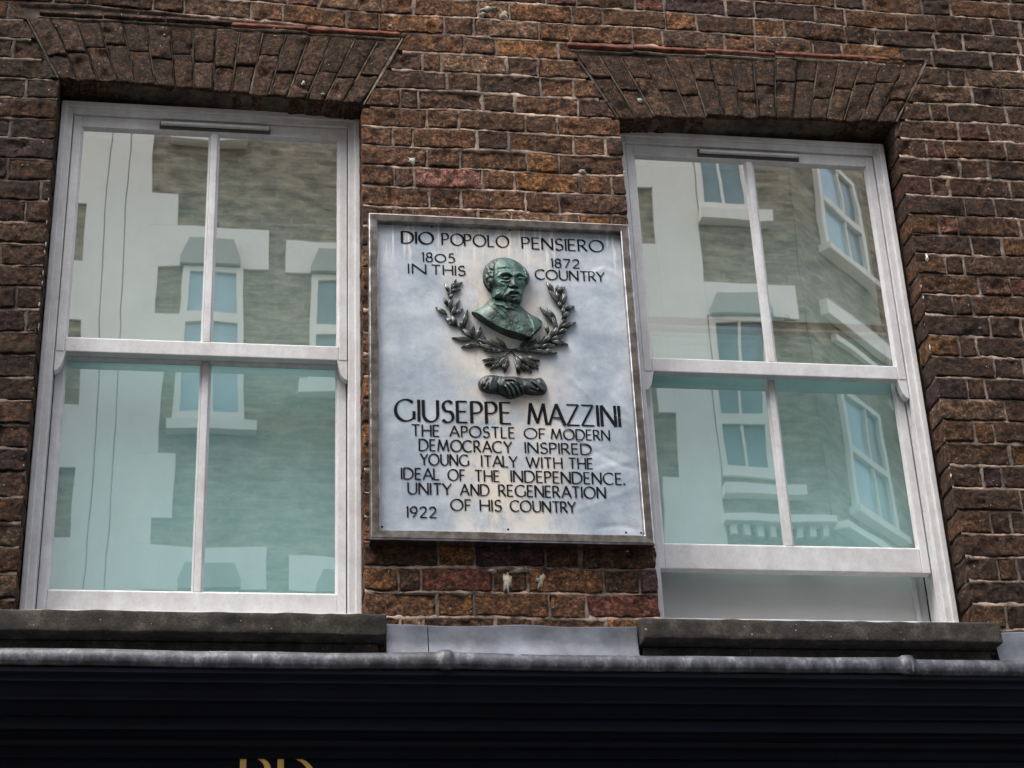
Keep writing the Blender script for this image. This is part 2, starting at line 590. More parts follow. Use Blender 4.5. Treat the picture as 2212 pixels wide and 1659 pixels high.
def add_brick(x0, x1, z0, z1, col, fine=True, warp=None, skew=0.0, skew_l=0.0, reveal=False, lift=None):
    w, h = x1 - x0, z1 - z0
    if w < 0.018:
        return
    wq = round(w / 0.006) * 0.006
    step = 0.0080 if fine else 0.035
    n = (max(1, int(wq / step)), 5 if reveal else 1, max(1, int(round(h / (step * 1.15)))))
    V, F = rbox((wq, DEP, round(h, 3)), 0.0055, n)
    V = V.copy()
    V[:, 0] *= w / wq
    V[:, 2] *= h / round(h, 3)
    u = V[:, 0] / w + 0.5
    v = V[:, 2] / h + 0.5
    cx, cz = (x0 + x1) / 2, (z0 + z1) / 2
    out = rng.uniform(-0.0065, 0.0035)
    tilt = rng.uniform(-0.02, 0.02)
    tilt2 = rng.uniform(-0.05, 0.05)
    P = np.empty_like(V)
    if warp is not None:
        xb0, xb1, xt0, xt1, zb, zt = warp
        P[:, 0] = (xb0 + (xb1 - xb0) * u) * (1 - v) + (xt0 + (xt1 - xt0) * u) * v
        P[:, 2] = zb + (zt - zb) * v
    else:
        P[:, 0] = cx + V[:, 0] + skew * (v - 0.5) * u + skew_l * (v - 0.5) * (1 - u)
        P[:, 2] = cz + V[:, 2] + (coff(P[:, 0]) if lift is None else lift)
    P[:, 1] = V[:, 1] + DEP / 2 + out + tilt * V[:, 0] + tilt2 * V[:, 2]
    if fine:
        rg = 1.0 if warp is None else 0.62
        q = P.copy()
        a = noise3(q, 30, 1)
        b2 = noise3(q, 75, 2)
        d = noise3(q, 150, 3)
        fr = np.clip(1 - V[:, 1] / DEP - 0.3, 0, 1) if not reveal else 1.0
        chip = np.minimum(0, noise3(q, 20, 7) + 0.40) * 0.020
        P[:, 1] += -rg * (a * 0.0024 + b2 * 0.0032 + d * 0.0026) - chip * (np.abs(V[:, 1] + DEP / 2) < 0.02)
        P[:, 0] += fr * (noise3(q, 34, 4) * 0.0040 + noise3(q, 90, 8) * 0.0022)
        P[:, 2] += fr * (noise3(q, 26, 5) * 0.0046 + noise3(q, 85, 9) * 0.0026)
    wall.add(P, F, 0, col)


def in_view(x, z):
    return -0.45 < x < 3.95 and 3.45 < z < 6.45


JT = 0.0105


def lay(xs, xe, zk, k, edge_l, edge_r, sk_l=0.0, sk_r=0.0, dark=1.0):
    """one course in flemish bond between xs and xe"""
    L = xe - xs
    S, Hh, Cl = 0.222, 0.104, 0.058
    seq = []
    if edge_l:
        seq = [Hh, Cl, S, Hh] if k % 2 == 0 else [S, Hh, S, Hh]
    else:
        off = (k % 2) * (S + Hh) / 2 + (k % 5) * 0.013
        seq = [S - off] if off < S - 0.03 else [Hh]
    pos, i = 0.0, 0
    spans = []
    while pos < L - 0.01:
        if i < len(seq): w = seq[i]
        else:
            prev = spans[-1][1] - spans[-1][0]
            w = Hh if prev > 0.16 else S
        w *= rng.uniform(0.96, 1.04)
        e = min(pos + w, L)
        if L - e < 0.035: e = L
        spans.append((pos, e))
        pos = e + JT
        i += 1
    for j, (a, b) in enumerate(spans):
        x0, x1 = xs + a, xs + b
        f = in_view((x0 + x1) / 2, zk)
        rv = (edge_l == 2 and j == 0) or (edge_r == 2 and j == len(spans) - 1)
        zz = rng.uniform(-0.0015, 0.0015)
        add_brick(x0, x1, zk + JT / 2 + zz, zk + CH - JT / 2 + zz + rng.uniform(-0.002, 0.001),
                  brick_col(x0, zk, dark * zone_soot_vignette((x0 + x1) / 2)), f,
                  skew=sk_r if j == len(spans) - 1 else 0.0, skew_l=sk_l if j == 0 else 0.0, reveal=rv and f)
        if j < len(spans) - 1 and f:
            perp(xs + b, zk)
    return spans


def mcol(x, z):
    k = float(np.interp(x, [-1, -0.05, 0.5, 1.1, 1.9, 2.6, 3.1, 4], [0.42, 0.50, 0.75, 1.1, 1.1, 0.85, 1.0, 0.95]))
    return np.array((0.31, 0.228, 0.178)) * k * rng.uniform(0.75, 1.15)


def ridge(x0, x1, zf, w=0.0200, horizontal=True, col=None, z0=None, z1=None, xf=None):
    """proud strip of pointing mortar; wavering in thickness and depth"""
    L = (x1 - x0) if horizontal else (z1 - z0)
    n = max(2, int(L / 0.008))
    t = np.linspace(0, 1, n + 1)
    if horizontal:
        X = x0 + (x1 - x0) * t
        Zc = zf(X)
    else:
        Zc = z0 + (z1 - z0) * t
        X = xf + 0 * Zc + coff(xf) * 0
    Q = np.stack([X, 0 * X, Zc], 1)
    wv = w * (0.80 + 0.55 * noise3(Q, 14, 21) + 0.40 * noise3(Q, 60, 22))
    wv = np.clip(wv, 0.008, 0.026)
    pr = -0.0008 + 0.0045 * noise3(Q, 9, 23) + 0.0022 * noise3(Q, 50, 24)
    cw = 0.0022 * noise3(Q, 25, 25) + 0.0012 * noise3(Q, 80, 26)
    rows = []
    for (a, dpt) in ((0.66, 0.012), (0.42, 0.0060), (0.14, 0.0036), (-0.14, 0.0024), (-0.42, 0.0034), (-0.66, 0.012)):
        y = pr + dpt
        if horizontal:
            rows.append(np.stack([X, y, Zc + cw + a * wv], 1))
        else:
            rows.append(np.stack([X + cw - a * wv, y, Zc], 1))
    V = np.stack(rows, 1).reshape(-1, 3)
    m = 6
    F = [(i * m + j, (i + 1) * m + j, (i + 1) * m + j + 1, i * m + j + 1) for i in range(n) for j in range(m - 1)]
    if col is None:
        col = mcol((x0 + x1) / 2 if horizontal else xf, 0)
    wall.add(V, F, 1, col)


def perp(x, zk):
    z0 = zk + float(coff(x)) + 0.002
    ridge(0, 0, None, 0.0170, False, mcol(x, 0) * 0.62, z0, z0 + CH - 0.004, x + JT / 2)


def bed(xs, xe, zk):
    x = xs
    while x < xe:
        e = min(x + rng.uniform(0.25, 0.6), xe)
        if in_view((x + e) / 2, zk):
            ridge(x, e, lambda X: zk + coff(X))
        x = e


K0 = -26
# arches: bottom-left, bottom-right, top-left, top-right x; soffit z left/right; top z left/right
ARCH = [dict(b=(-0.009, 1.035), t=(-0.140, 1.178), zs=(5.629, 5.586), zt=(5.895, 5.888)),
        dict(b=(1.965, 3.008), t=(1.820, 3.168), zs=(5.590, 5.640), zt=(5.872, 5.930))]
for k in range(K0, 18):
    zk = 5.586 + k * CH
    zmid = zk + CH / 2
    dk = 1.0
    if zmid < 5.60:
        for (a, b, el, er) in ((-1.6, XW[0][0], 0, 2), (XW[0][1], XW[1][0], 2, 2), (XW[1][1], 4.8, 2, 0)):
            if b <= 0.05:   # left pier is laid from its reveal outwards
                off = (k % 2)
                spans = []
                lay(a, b, zk, k, 0, 2)
            else:
                lay(a, b, zk, k + (1 if a > 2.9 else 0), el, er)
            bed(a + 0.002, b - 0.002, zk)
    elif zmid < 5.90:
        t = lambda A, x, e: (zmid + float(coff(x)) - A['zs'][e]) / (A['zt'][e] - A['zs'][e])
        lL = np.interp(t(ARCH[0], -0.07, 0), [0, 1], [ARCH[0]['b'][0], ARCH[0]['t'][0]])
        lR = np.interp(t(ARCH[0], 1.1, 1), [0, 1], [ARCH[0]['b'][1], ARCH[0]['t'][1]])
        rL = np.interp(t(ARCH[1], 1.9, 0), [0, 1], [ARCH[1]['b'][0], ARCH[1]['t'][0]])
        rR = np.interp(t(ARCH[1], 3.08, 1), [0, 1], [ARCH[1]['b'][1], ARCH[1]['t'][1]])
        lay(-1.6, lL - 0.012, zk, k, 0, 1, 0, -0.035)
        lay(lR + 0.012, rL - 0.012, zk, k, 1, 1, 0.035, -0.035)
        lay(rR + 0.012, 4.8, zk, k + 1, 1, 0, 0.035, 0)
        for a, b in ((-1.6, lL - 0.01), (lR + 0.012, rL - 0.01), (rR + 0.012, 4.8)):
            bed(a, b, zk)
    else:
        lay(-1.6, 4.8, zk, k, 0, 0)
        bed(-1.6, 4.8, zk)

# voussoirs
for ai, A in enumerate(ARCH):
    nv = 16
    for i in range(nv):
        u0, u1 = i / nv, (i + 1) / nv
        g = 0.0034
        def xb(u): return A['b'][0] + (A['b'][1] - A['b'][0]) * u
        def xt(u): return A['t'][0] + (A['t'][1] - A['t'][0]) * u
        um = (u0 + u1) / 2
        zs = A['zs'][0] + (A['zs'][1] - A['zs'][0]) * um + 0.010 * math.sin(math.pi * um) + rng.uniform(-0.004, 0.003)
        zt = A['zt'][0] + (A['zt'][1] - A['zt'][0]) * um - 0.012
        cut = rng.choice([0.36, 0.62, 0.45]) if i % 2 else rng.choice([0.64, 0.55, 0.38])
        for (p, q, s) in ((0.0, cut - 0.011, 1), (cut + 0.011, 1.0, 0)):
            B0 = xb(u0) + (xt(u0) - xb(u0)) * p + g; B1 = xb(u1) + (xt(u1) - xb(u1)) * p - g
            T0 = xb(u0) + (xt(u0) - xb(u0)) * q + g; T1 = xb(u1) + (xt(u1) - xb(u1)) * q - g
            za, zb_ = zs + (zt - zs) * p, zs + (zt - zs) * q
            c = np.array((0.074, 0.040, 0.022)) * rng.uniform(0.65, 1.2) * (0.85 if ai == 0 and i < 7 else 1.0)
            add_brick(B0, B1, za, zb_, c, True, warp=(B0, B1, T0, T1, za, zb_), reveal=(p == 0.0))
        # slim joint between voussoirs
        if i > 0:
            n = 30
            t = np.linspace(0.01, 0.99, n + 1)
            X = xb(u0) + (xt(u0) - xb(u0)) * t
            Z = zs + (zt - zs) * t
            Q = np.stack([X, 0 * X, Z], 1)
            right = (um > 0.55) if ai == 0 else (um < 0.35 or um > 0.7)
            wv = np.clip((0.0060 if right else 0.0040) * (0.6 + 0.8 * noise3(Q, 16, 31)), 0.0015, 0.012)
            y = 0.002 + 0.005 * noise3(Q, 12, 32)
            V = np.stack([np.stack([X + s * wv, y + d, Z], 1) for s, d in ((-0.8, .012), (-.5, 0.0), (.5, .0), (.8, .012))], 1).reshape(-1, 3)
            F = [(a * 4 + j, (a + 1) * 4 + j, (a + 1) * 4 + j + 1, a * 4 + j + 1) for a in range(n) for j in range(3)]
            wall.add(V, F, 1, np.array((0.15, 0.115, 0.085)) * (rng.uniform(0.55, 1.0) if right else rng.uniform(0.2, 0.45)))
    # skewback joints (thick pale at the right end of the left arch)
    for e in (0, 1):
        n = 34
        t = np.linspace(0.0, 1.0, n + 1)
        X = A['b'][e] + (A['t'][e] - A['b'][e]) * t + (0.006 if e else -0.006)
        Z = A['zs'][e] + (A['zt'][e] - A['zs'][e]) * t
        Q = np.stack([X, 0 * X, Z], 1)
        wv = np.clip(0.009 * (0.8 + 0.6 * noise3(Q, 15, 35)), 0.003, 0.014)
        y = 0.0 + 0.004 * noise3(Q, 12, 36)
        V = np.stack([np.stack([X + s * wv, y + d, Z], 1) for s, d in ((-0.9, .014), (-.5, 0.0), (.5, .0), (.9, .014))], 1).reshape(-1, 3)
        F = [(a * 4 + j, (a + 1) * 4 + j, (a + 1) * 4 + j + 1, a * 4 + j + 1) for a in range(n) for j in range(3)]
        kk = {(0, 0): 0.14, (0, 1): 0.6, (1, 0): 0.2, (1, 1): 0.5}[(ai, e)]
        wall.add(V, F, 1, np.array((0.33, 0.265, 0.205)) * kk)

# red tile creasing above the arches
for (xa, xb_, zf, kcol) in ((-0.1, 1.175, lambda x: 5.908 + 0.004 * math.sin(x * 5), 0), (1.79, 3.165, lambda x: 5.903 + 0.03 * (x - 1.79) / 1.37, 1)):
    x = xa
    while x < xb_:
        e = min(x + rng.uniform(0.2, 0.29), xb_)
        V, F = rbox((e - x - 0.004, 0.09, 0.012), 0.003, (12, 1, 1))
        P = V + np.array([(x + e) / 2, 0.038 + rng.uniform(-0.003, 0.002), zf((x + e) / 2)])
        P[:, 2] += 0.0022 * noise3(P, 22, 41)
        P[:, 1] += 0.002 * noise3(P, 50, 42)
        red = (x > 0.42 if kcol == 0 else x < 2.95)
        wall.add(P, F, 2 if red else 0, (0.10, 0.06, 0.045))
        ridge(x, e, lambda X, x=x: zf(x) - 0.014 + 0 * X, 0.009, True, np.array((0.33, 0.27, 0.21)) * (1.0 if red else 0.6))
        x = e

# mortar smears and the pale patches
def blob(x, z, rx, rz, col, d=0.008, seed=0):
    n, V = 14, [(x, -d, z)]
    for ring in (0.5, 0.85, 1.0):
        for i in range(n):
            a = 2 * math.pi * i / n
            r = ring * (0.72 + 0.6 * noise3(np.array([[math.cos(a) * 1.3, math.sin(a) * 1.3, seed * 3.7]]), 2.6, seed)[0])
            V.append((x + rx * r * math.cos(a), -d * (1 - ring ** 3) * 0.9 + 0.004 * (ring == 1.0), z + rz * r * math.sin(a)))
    F = [(0, 1 + i, 1 + (i + 1) % n) for i in range(n)]
    for q in range(2):
        F += [(1 + q * n + i, 1 + (q + 1) * n + i, 1 + (q + 1) * n + (i + 1) % n, 1 + q * n + (i + 1) % n) for i in range(n)]
    wall.add(V, F, 1, col)
WHT, CRM = (0.62, 0.60, 0.55), (0.42, 0.36, 0.27)
for s, (x, z, rx, rz, c) in enumerate([(1.21, 5.358, .026, .017, WHT), (1.814, 5.349, .018, .013, (.4, .38, .34)), (0.829, 5.664, .013, .016, (.5, .44, .38)),
        (2.047, 5.672, .014, .010, WHT), (1.503, 6.046, .045, .02, CRM), (1.56, 6.025, .028, .03, CRM), (1.48, 6.02, .02, .02, CRM),
        (1.482, 3.790, .021, .050, (.44, .38, .30)), (1.53, 3.832, .072, .013, (.42, .36, .28)), (1.588, 3.795, .022, .042, (.44, .38, .30)), (1.435, 3.825, .022, .008, WHT),
        (3.045, 5.05, .008, .02, WHT), (0.90, 5.62, .010, .006, WHT), (0.83, 5.62, .008, .006, WHT), (1.14, 5.94, .008, .008, WHT)]):
    blob(x, z, rx, rz, c, 0.0085, s + 1)
for i in range(90):
    x, z = rng.uniform(-0.2, 3.5), rng.uniform(3.7, 6.2)
    if any(a - 0.03 < x < b + 0.03 for a, b in XW) and z < 5.66: continue
    r = rng.uniform(0.002, 0.0045)
    blob(x, z, r * rng.uniform(0.6, 2.2), r, (0.5, 0.47, 0.42), 0.0055, i + 40)

# flaky render edges along the reveals
for (x, z0, z1, n) in ((-0.012, 4.2, 5.2, 26), (3.006, 3.9, 5.3, 22), (1.963, 3.7, 5.4, 20)):
    for i in range(n // 2):
        blob(x + rng.uniform(-0.006, 0.004), rng.uniform(z0, z1), 0.0028, rng.uniform(0.003, 0.014), (0.5, 0.46, 0.4), 0.0035, i + 200)

# mortar body behind the bricks, and the plain brickwork beyond
DM = (0.085, 0.066, 0.05)
Y0M, Y1M = 0.013, 0.34
for (a, b) in ((-1.6, -0.013), (1.040, 1.960), (3.009, 4.8)):
    wall.box(a, b, Y0M, Y1M, 2.6, 5.645, 1, DM)
wall.box(-1.6, 4.8, Y0M, Y1M, 5.647, 7.05, 1, DM)
for A in ARCH:
    wall.prism([(A['b'][0] - 0.004, A['zs'][0] + 0.006), (A['b'][1] + 0.004, A['zs'][1] + 0.006), (A['b'][1] + 0.004, 5.646), (A['b'][0] - 0.004, 5.646)] if A['zs'][1] < 5.646 and A['zs'][0] < 5.646 else
               [(0, 5.64), (1, 5.64), (1, 5.646), (0, 5.646)], 0.014, 0.33, 1, DM)
for (a, b) in XW:
    wall.box(a - 0.002, b + 0.002, 0.03, 0.34, 2.6, 3.575, 1, DM)
for (a, b, c, d) in ((-9, -1.602, 0.1, 8.3), (4.802, 11, 0.1, 8.3), (-1.6, 4.8, 7.052, 8.3)):
    wall.box(a, b, 0.0, 6.0, c, d, 3)
wall.box(-1.6, 4.8, 0.40, 6.0, 0.1, 7.05, 3)
o_wall = wall.build("wall", [M_BRICK, M_MORTAR, M_TILE, M_WALLFAR], bld, smooth=True, fix=False)
o_wall.data.set_sharp_from_angle(angle=R_(60))
m = MB(); m.box(-9.05, 11.05, -0.05, 6.05, 8.302, 8.5, bev=0.02)
m.build("parapet_coping", M_STONE, bld)

# ------------------------------------------------------------------ sash windows
def window(x0, x1, raise_, label, vent, latch=False):
    W = bpy.data.objects.new("window", None)
    COL.objects.link(W)
    W.parent = bld
    W.location = Vector((x0, 0.10, 3.70)) - wloc(bld)
    W["label"] = label
    zb, zt = 3.702, 5.603
    fr = MB()
    jw = 0.042
    yf = 0.098
    for (a, b, s) in ((x0, x0 + jw, 1), (x1 - jw, x1, -1)):
        fr.box(a, b, yf + 0.006, 0.125, zb, zt, bev=0.003)
        xa = a if s > 0 else b
        fr.box(min(xa, xa + s * 0.020), max(xa, xa + s * 0.020), yf - 0.004, yf + 0.03, zb, zt, bev=0.004)
        # channel behind for the sliding sashes
        xi = a if s > 0 else b
        fr.box(min(xi, xi + s * 0.034), max(xi, xi + s * 0.034), 0.1251, 0.245, zb, zt)
        # parting bead between the two sashes
        xj = xi + s * 0.034
        fr.box(min(xj, xj + s * 0.008), max(xj, xj + s * 0.008), 0.149, 0.1575, zb, zt - 0.03)
    fr.box(x0 + jw - 0.001, x1 - jw + 0.001, yf + 0.004, 0.245, 5.556, zt - 0.001, bev=0.003)
    fr.box(x0 + 0.001, x1 - 0.001, yf - 0.002, yf + 0.02, 5.582, zt + 0.004, bev=0.004)
    fr.box(x0 + 0.001, x1 - 0.001, 0.088, 0.245, 3.690, zb + 0.010, bev=0.003)
    fr.build("frame", M_WHITE, W)
    xa, xb_ = x0 + jw + 0.0025, x1 - jw - 0.0025
    st = 0.0285
    mid = (x0 + x1) / 2 + (0.010 if raise_ == 0 else -0.008)
    def sash(y0, y1, z0, z1, rail_b, rail_t, name, horns):
        s = MB()
        s.box(xa, xa + st, y0, y1, z0, z1, bev=0.003)
        s.box(xb_ - st, xb_, y0, y1, z0, z1, bev=0.003)
        s.box(xa + st - 0.0005, xb_ - st + 0.0005, y0 + 0.001, y1 - 0.001, z0, z0 + rail_b, bev=0.004)
        s.box(xa + st - 0.0005, xb_ - st + 0.0005, y0 + 0.001, y1 - 0.001, z1 - rail_t, z1, bev=0.003)
        if not horns:
            s.box(xa + st, xb_ - st, y0 - 0.0015, y0 + 0.0005, z1 - 0.031, z1 - 0.006, 1)  # near-black strip along the top rail
            s.box(xa + st, xb_ - st, y0 - 0.0012, y0 + 0.0005, z1 - 0.0055, z1 - 0.001, 0)
        s.box(mid - 0.0125, mid + 0.0125, y0 + 0.003, y1 - 0.004, z0 + rail_b - 0.002, z1 - rail_t + 0.002, bev=0.005)
        # putty fillets round each pane
        yp = y0 + 0.012
        for (pa, pb) in ((xa + st, mid - 0.0125), (mid + 0.0125, xb_ - st)):
            za, zz = z0 + rail_b, z1 - rail_t
            for q in ((pa, za, pa, zz, 1, 0), (pb, za, pb, zz, -1, 0), (pa, za, pb, za, 0, 1), (pa, zz, pb, zz, 0, -1)):
                w = 0.007
                V = [(q[0], y0 + 0.004, q[1]), (q[2], y0 + 0.004, q[3]),
                     (q[2] + q[4] * w, yp + 0.004, q[3] + q[5] * w), (q[0] + q[4] * w, yp + 0.004, q[1] + q[5] * w),
                     (q[0], yp + 0.004, q[1]), (q[2], yp + 0.004, q[3])]
                s.add(V, [(0, 1, 2, 3), (3, 2, 5, 4), (0, 4, 5, 1), (0, 3, 4), (1, 5, 2)])
        if horns:
            for (h0, sg) in ((xa, 1), (xb_, -1)):
                pts = [(0, z0 + 0.002), (0, z0 - 0.072), (0.010, z0 - 0.068), (0.020, z0 - 0.055), (0.026, z0 - 0.035), (0.031, z0 - 0.012), (0.034, z0 + 0.002)]
                s.prism([(h0 + sg * p[0], p[1]) for p in pts], y0 + 0.002, y1 - 0.004)
        return s.build(name, [M_WHITE, M_RAIL_STRIP], W)
    sash(0.112, 0.148, 4.617, 5.556, 0.054, 0.046, "upper_sash", True)
    lz = 3.712 + raise_
    sash(0.158, 0.196, lz, lz + 0.955, 0.090, 0.045, "lower_sash", False)
    def pane(y, z0, z1, name, mat, k):
        n = 18
        g = MB()
        for (pa, pb) in ((xa + st - 0.004, mid - 0.008), (mid + 0.008, xb_ - st + 0.004)):
            V, F = [], []
            for i in range(n + 1):
                for j in range(n + 1):
                    u, v = i / n, j / n
                    V.append((pa + (pb - pa) * u, y + k * 0.0008 * math.sin(math.pi * u) * math.sin(math.pi * v), z0 + (z1 - z0) * v))
            for i in range(n):
                for j in range(n):
                    F.append((i * (n + 1) + j, (i + 1) * (n + 1) + j, (i + 1) * (n + 1) + j + 1, i * (n + 1) + j + 1))
            g.add(V, F)
        return g.build(name, mat, W, smooth=True, fix=False)
    pane(0.128, 4.617 + 0.050, 5.556 - 0.042, "upper_glazing", M_GLASS, 0.35)
    pane(0.175, lz + 0.085, lz + 0.914, "lower_glazing", M_GLASS_IN, -0.3)
    v = MB()
    v.box(vent[0] - 0.004, vent[1] + 0.004, 0.108, 0.1125, 5.517, 5.547, 1)  # dark plate: vent slot and the shadow above and below the bar
    v.box(vent[0], vent[1], 0.092, 0.1075, 5.527, 5.537, 0, bev=0.003)
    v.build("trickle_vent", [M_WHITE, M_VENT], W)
    if latch:
        l = MB()
        l.box(mid + 0.075, mid + 0.115, 0.160, 0.185, lz + 0.9555, lz + 0.963, bev=0.002)
        l.box(mid + 0.083, mid + 0.100, 0.163, 0.180, lz + 0.9632, lz + 0.985, bev=0.004)
        l.build("latch", M_STEEL, W)
    b = MB()
    b.box(x0 + 0.036, x1 - 0.036, 0.285, 0.291, 3.70, 5.60)
    b.build("blind", M_BLIND, W)
    if raise_:
        b = MB()
        b.box(x0 + 0.036, x1 - 0.036, 0.250, 0.256, 3.701, 3.965, bev=0.002)
        b.box(x1 - 0.085, x1 - 0.072, 0.236, 0.2495, 3.701, 3.965)
        b.build("inner_screen", M_GREYB, W)
    return W


w1 = window(-0.006, 1.036, 0.0, "closed white sash window left of the plaque", (0.338, 0.716))
w2 = window(1.962, 2.990, 0.197, "white sash window with its lower sash pushed up a little", (2.279, 2.654), True)


def sill(x0, x1, label):
    V, F = rbox((x1 - x0, 0.22, 0.066), 0.006, (int((x1 - x0) / 0.012), 12, 5), full=True)
    P = V + np.array([(x0 + x1) / 2, 0.02, 3.609])
    P[:, 2] += 0.0025 * noise3(P, 24, 51) + np.where(V[:, 2] > 0, (P[:, 1] + 0.09) * 0.32, 0)
    P[:, 1] += 0.0035 * noise3(P, 20, 52) + 0.0015 * noise3(P, 80, 53) + 0.010 * np.maximum(0, noise3(P, 9, 54) - 0.45) * (V[:, 1] < -0.08)
    m = MB(); m.add(P, F)
    # added block standing in for the shadowed gap under the sill
    V, F = rbox((x1 - x0 - 0.03, 0.06, 0.13), 0.004, (20, 2, 3), full=True)
    m.add(V + np.array([(x0 + x1) / 2 - 0.005, 0.01, 3.508]), F)
    o = m.build("window_sill", M_STONE, bld, smooth=True)
    o.data.set_sharp_from_angle(angle=R_(50))
    return o


sill(-0.62, 1.095, "")
sill(1.886, 3.046, "")

# ------------------------------------------------------------------ shopfront
shop = thing("shopfront", (1.5, -0.1, 0.1), "near-black navy shopfront with gold lettering below a lead-capped cornice", "shopfront")
xs = np.linspace(-4, 7, 441)
# lead roll along the cornice edge
prof = [(-0.20, 3.450), (-0.255, 3.457), (-0.275, 3.455), (-0.287, 3.449), (-0.294, 3.438), (-0.297, 3.426), (-0.297, 3.414), (-0.294, 3.406), (-0.286, 3.402), (-0.262, 3.402)]
SEAM = (1.248, 2.644, -0.75, 4.4)
def wob(V):
    c = np.zeros(len(V))
    for s in SEAM:
        c += np.exp(-((V[:, 0] - s) / 0.020) ** 4)
    r = V[:, 1:] - np.array([-0.262, 3.424])
    k = 1 + 0.22 * c[:, None] + 0.05 * noise3(V, 8, 61)[:, None]
    V[:, 1:] = np.array([-0.262, 3.424]) + r * k
    V[:, 2] += 0.004 * noise3(np.stack([V[:, 0], 0 * V[:, 0], 0 * V[:, 0]], 1), 3.0, 62) + 0.006 * np.where(V[:, 0] > 2.66, -1, 0)
    return V
xs2 = np.unique(np.concatenate([xs] + [np.linspace(s - 0.05, s + 0.05, 26) for s in SEAM]))
r = MB(); r.sweep_x(prof, xs2, 0, wob)
r.build("lead_roll", M_LEAD, shop, smooth=True)
# lead flashing dressed up the wall between the sills
prof = [(-0.255, 3.445), (-0.20, 3.462), (-0.12, 3.490), (-0.055, 3.515), (-0.030, 3.545), (-0.022, 3.590), (-0.020, 3.634), (-0.008, 3.642), (0.012, 3.640), (0.012, 3.40), (-0.255, 3.40)]
def wob2(V):
    V[:, 1] += 0.006 * noise3(V, 9, 63) * (V[:, 1] > -0.15)
    V[:, 2] += 0.005 * noise3(V, 6, 64) * (V[:, 2] > 3.46)
    return V
f = MB(); f.sweep_x(prof, np.linspace(1.100, 1.226, 20), 0, wob2); f.build("lead_flashing", M_LEADF, shop, smooth=True, sharp=40)
f = MB(); f.sweep_x(prof, np.linspace(1.229, 1.880, 90), 0, wob2); f.build("lead_flashing", M_LEADF, shop, smooth=True, sharp=40)
f = MB(); f.sweep_x(prof, np.linspace(3.052, 4.2, 60), 0, wob2); f.build("lead_flashing", M_LEADF, shop, smooth=True, sharp=40)
pl = [(-0.255, 3.443), (-0.10, 3.462), (-0.016, 3.470), (-0.016, 3.40), (-0.255, 3.40)]
f = MB(); f.sweep_x(pl, np.linspace(-4, 1.098, 40), 0); f.build("lead_flashing", M_LEADF, shop, smooth=True, sharp=40)
f = MB(); f.sweep_x(pl, np.linspace(1.882, 3.050, 20), 0); f.build("lead_flashing", M_LEADF, shop, smooth=True, sharp=40)
f = MB(); f.sweep_x(pl, np.linspace(4.202, 7, 20), 0); f.build("lead_flashing", M_LEADF, shop, smooth=True, sharp=40)
c = MB()
cp = [(-0.012, 3.398), (-0.285, 3.398), (-0.285, 3.385), (-0.272, 3.378), (-0.272, 3.362), (-0.262, 3.358), (-0.256, 3.340), (-0.243, 3.330), (-0.243, 3.318),
      (-0.228, 3.313), (-0.222, 3.300), (-0.208, 3.292), (-0.208, 3.285), (-0.196, 3.283), (-0.196, 3.248), (-0.180, 3.244), (-0.180, 3.236),
      (-0.150, 3.230), (-0.138, 3.218), (-0.118, 3.212), (-0.112, 3.190), (-0.012, 3.190)]
c.sweep_x(cp, np.linspace(-4, 7, 30), 0)
c.build("cornice", M_NAVY, shop)
fa = MB()
fa.box(-4, 7, -0.10, 0.0, 2.62, 3.2005, bev=0.004)
fa.build("fascia", M_NAVY, shop)
for x in (-4, -1.2, 1.5, 4.2, 6.7):
    sf = MB()
    sf.box(x, x + 0.3, -0.12, 0.0, 0.1, 2.619, bev=0.006)
    sf.build("pilaster", M_NAVY, shop)
sf = MB()
sf.box(-3.7, 6.7, -0.05, 0.0, 0.1, 0.7)
sf.box(-3.7, 6.7, -0.06, 0.0, 0.701, 0.76, bev=0.01)
sf.build("stall_riser", M_NAVY, shop)
sg = MB(); sg.box(-3.7, 6.7, -0.02, 0.0, 0.762, 2.618)
sg.build("shop_window", M_SHOPGLASS, shop)

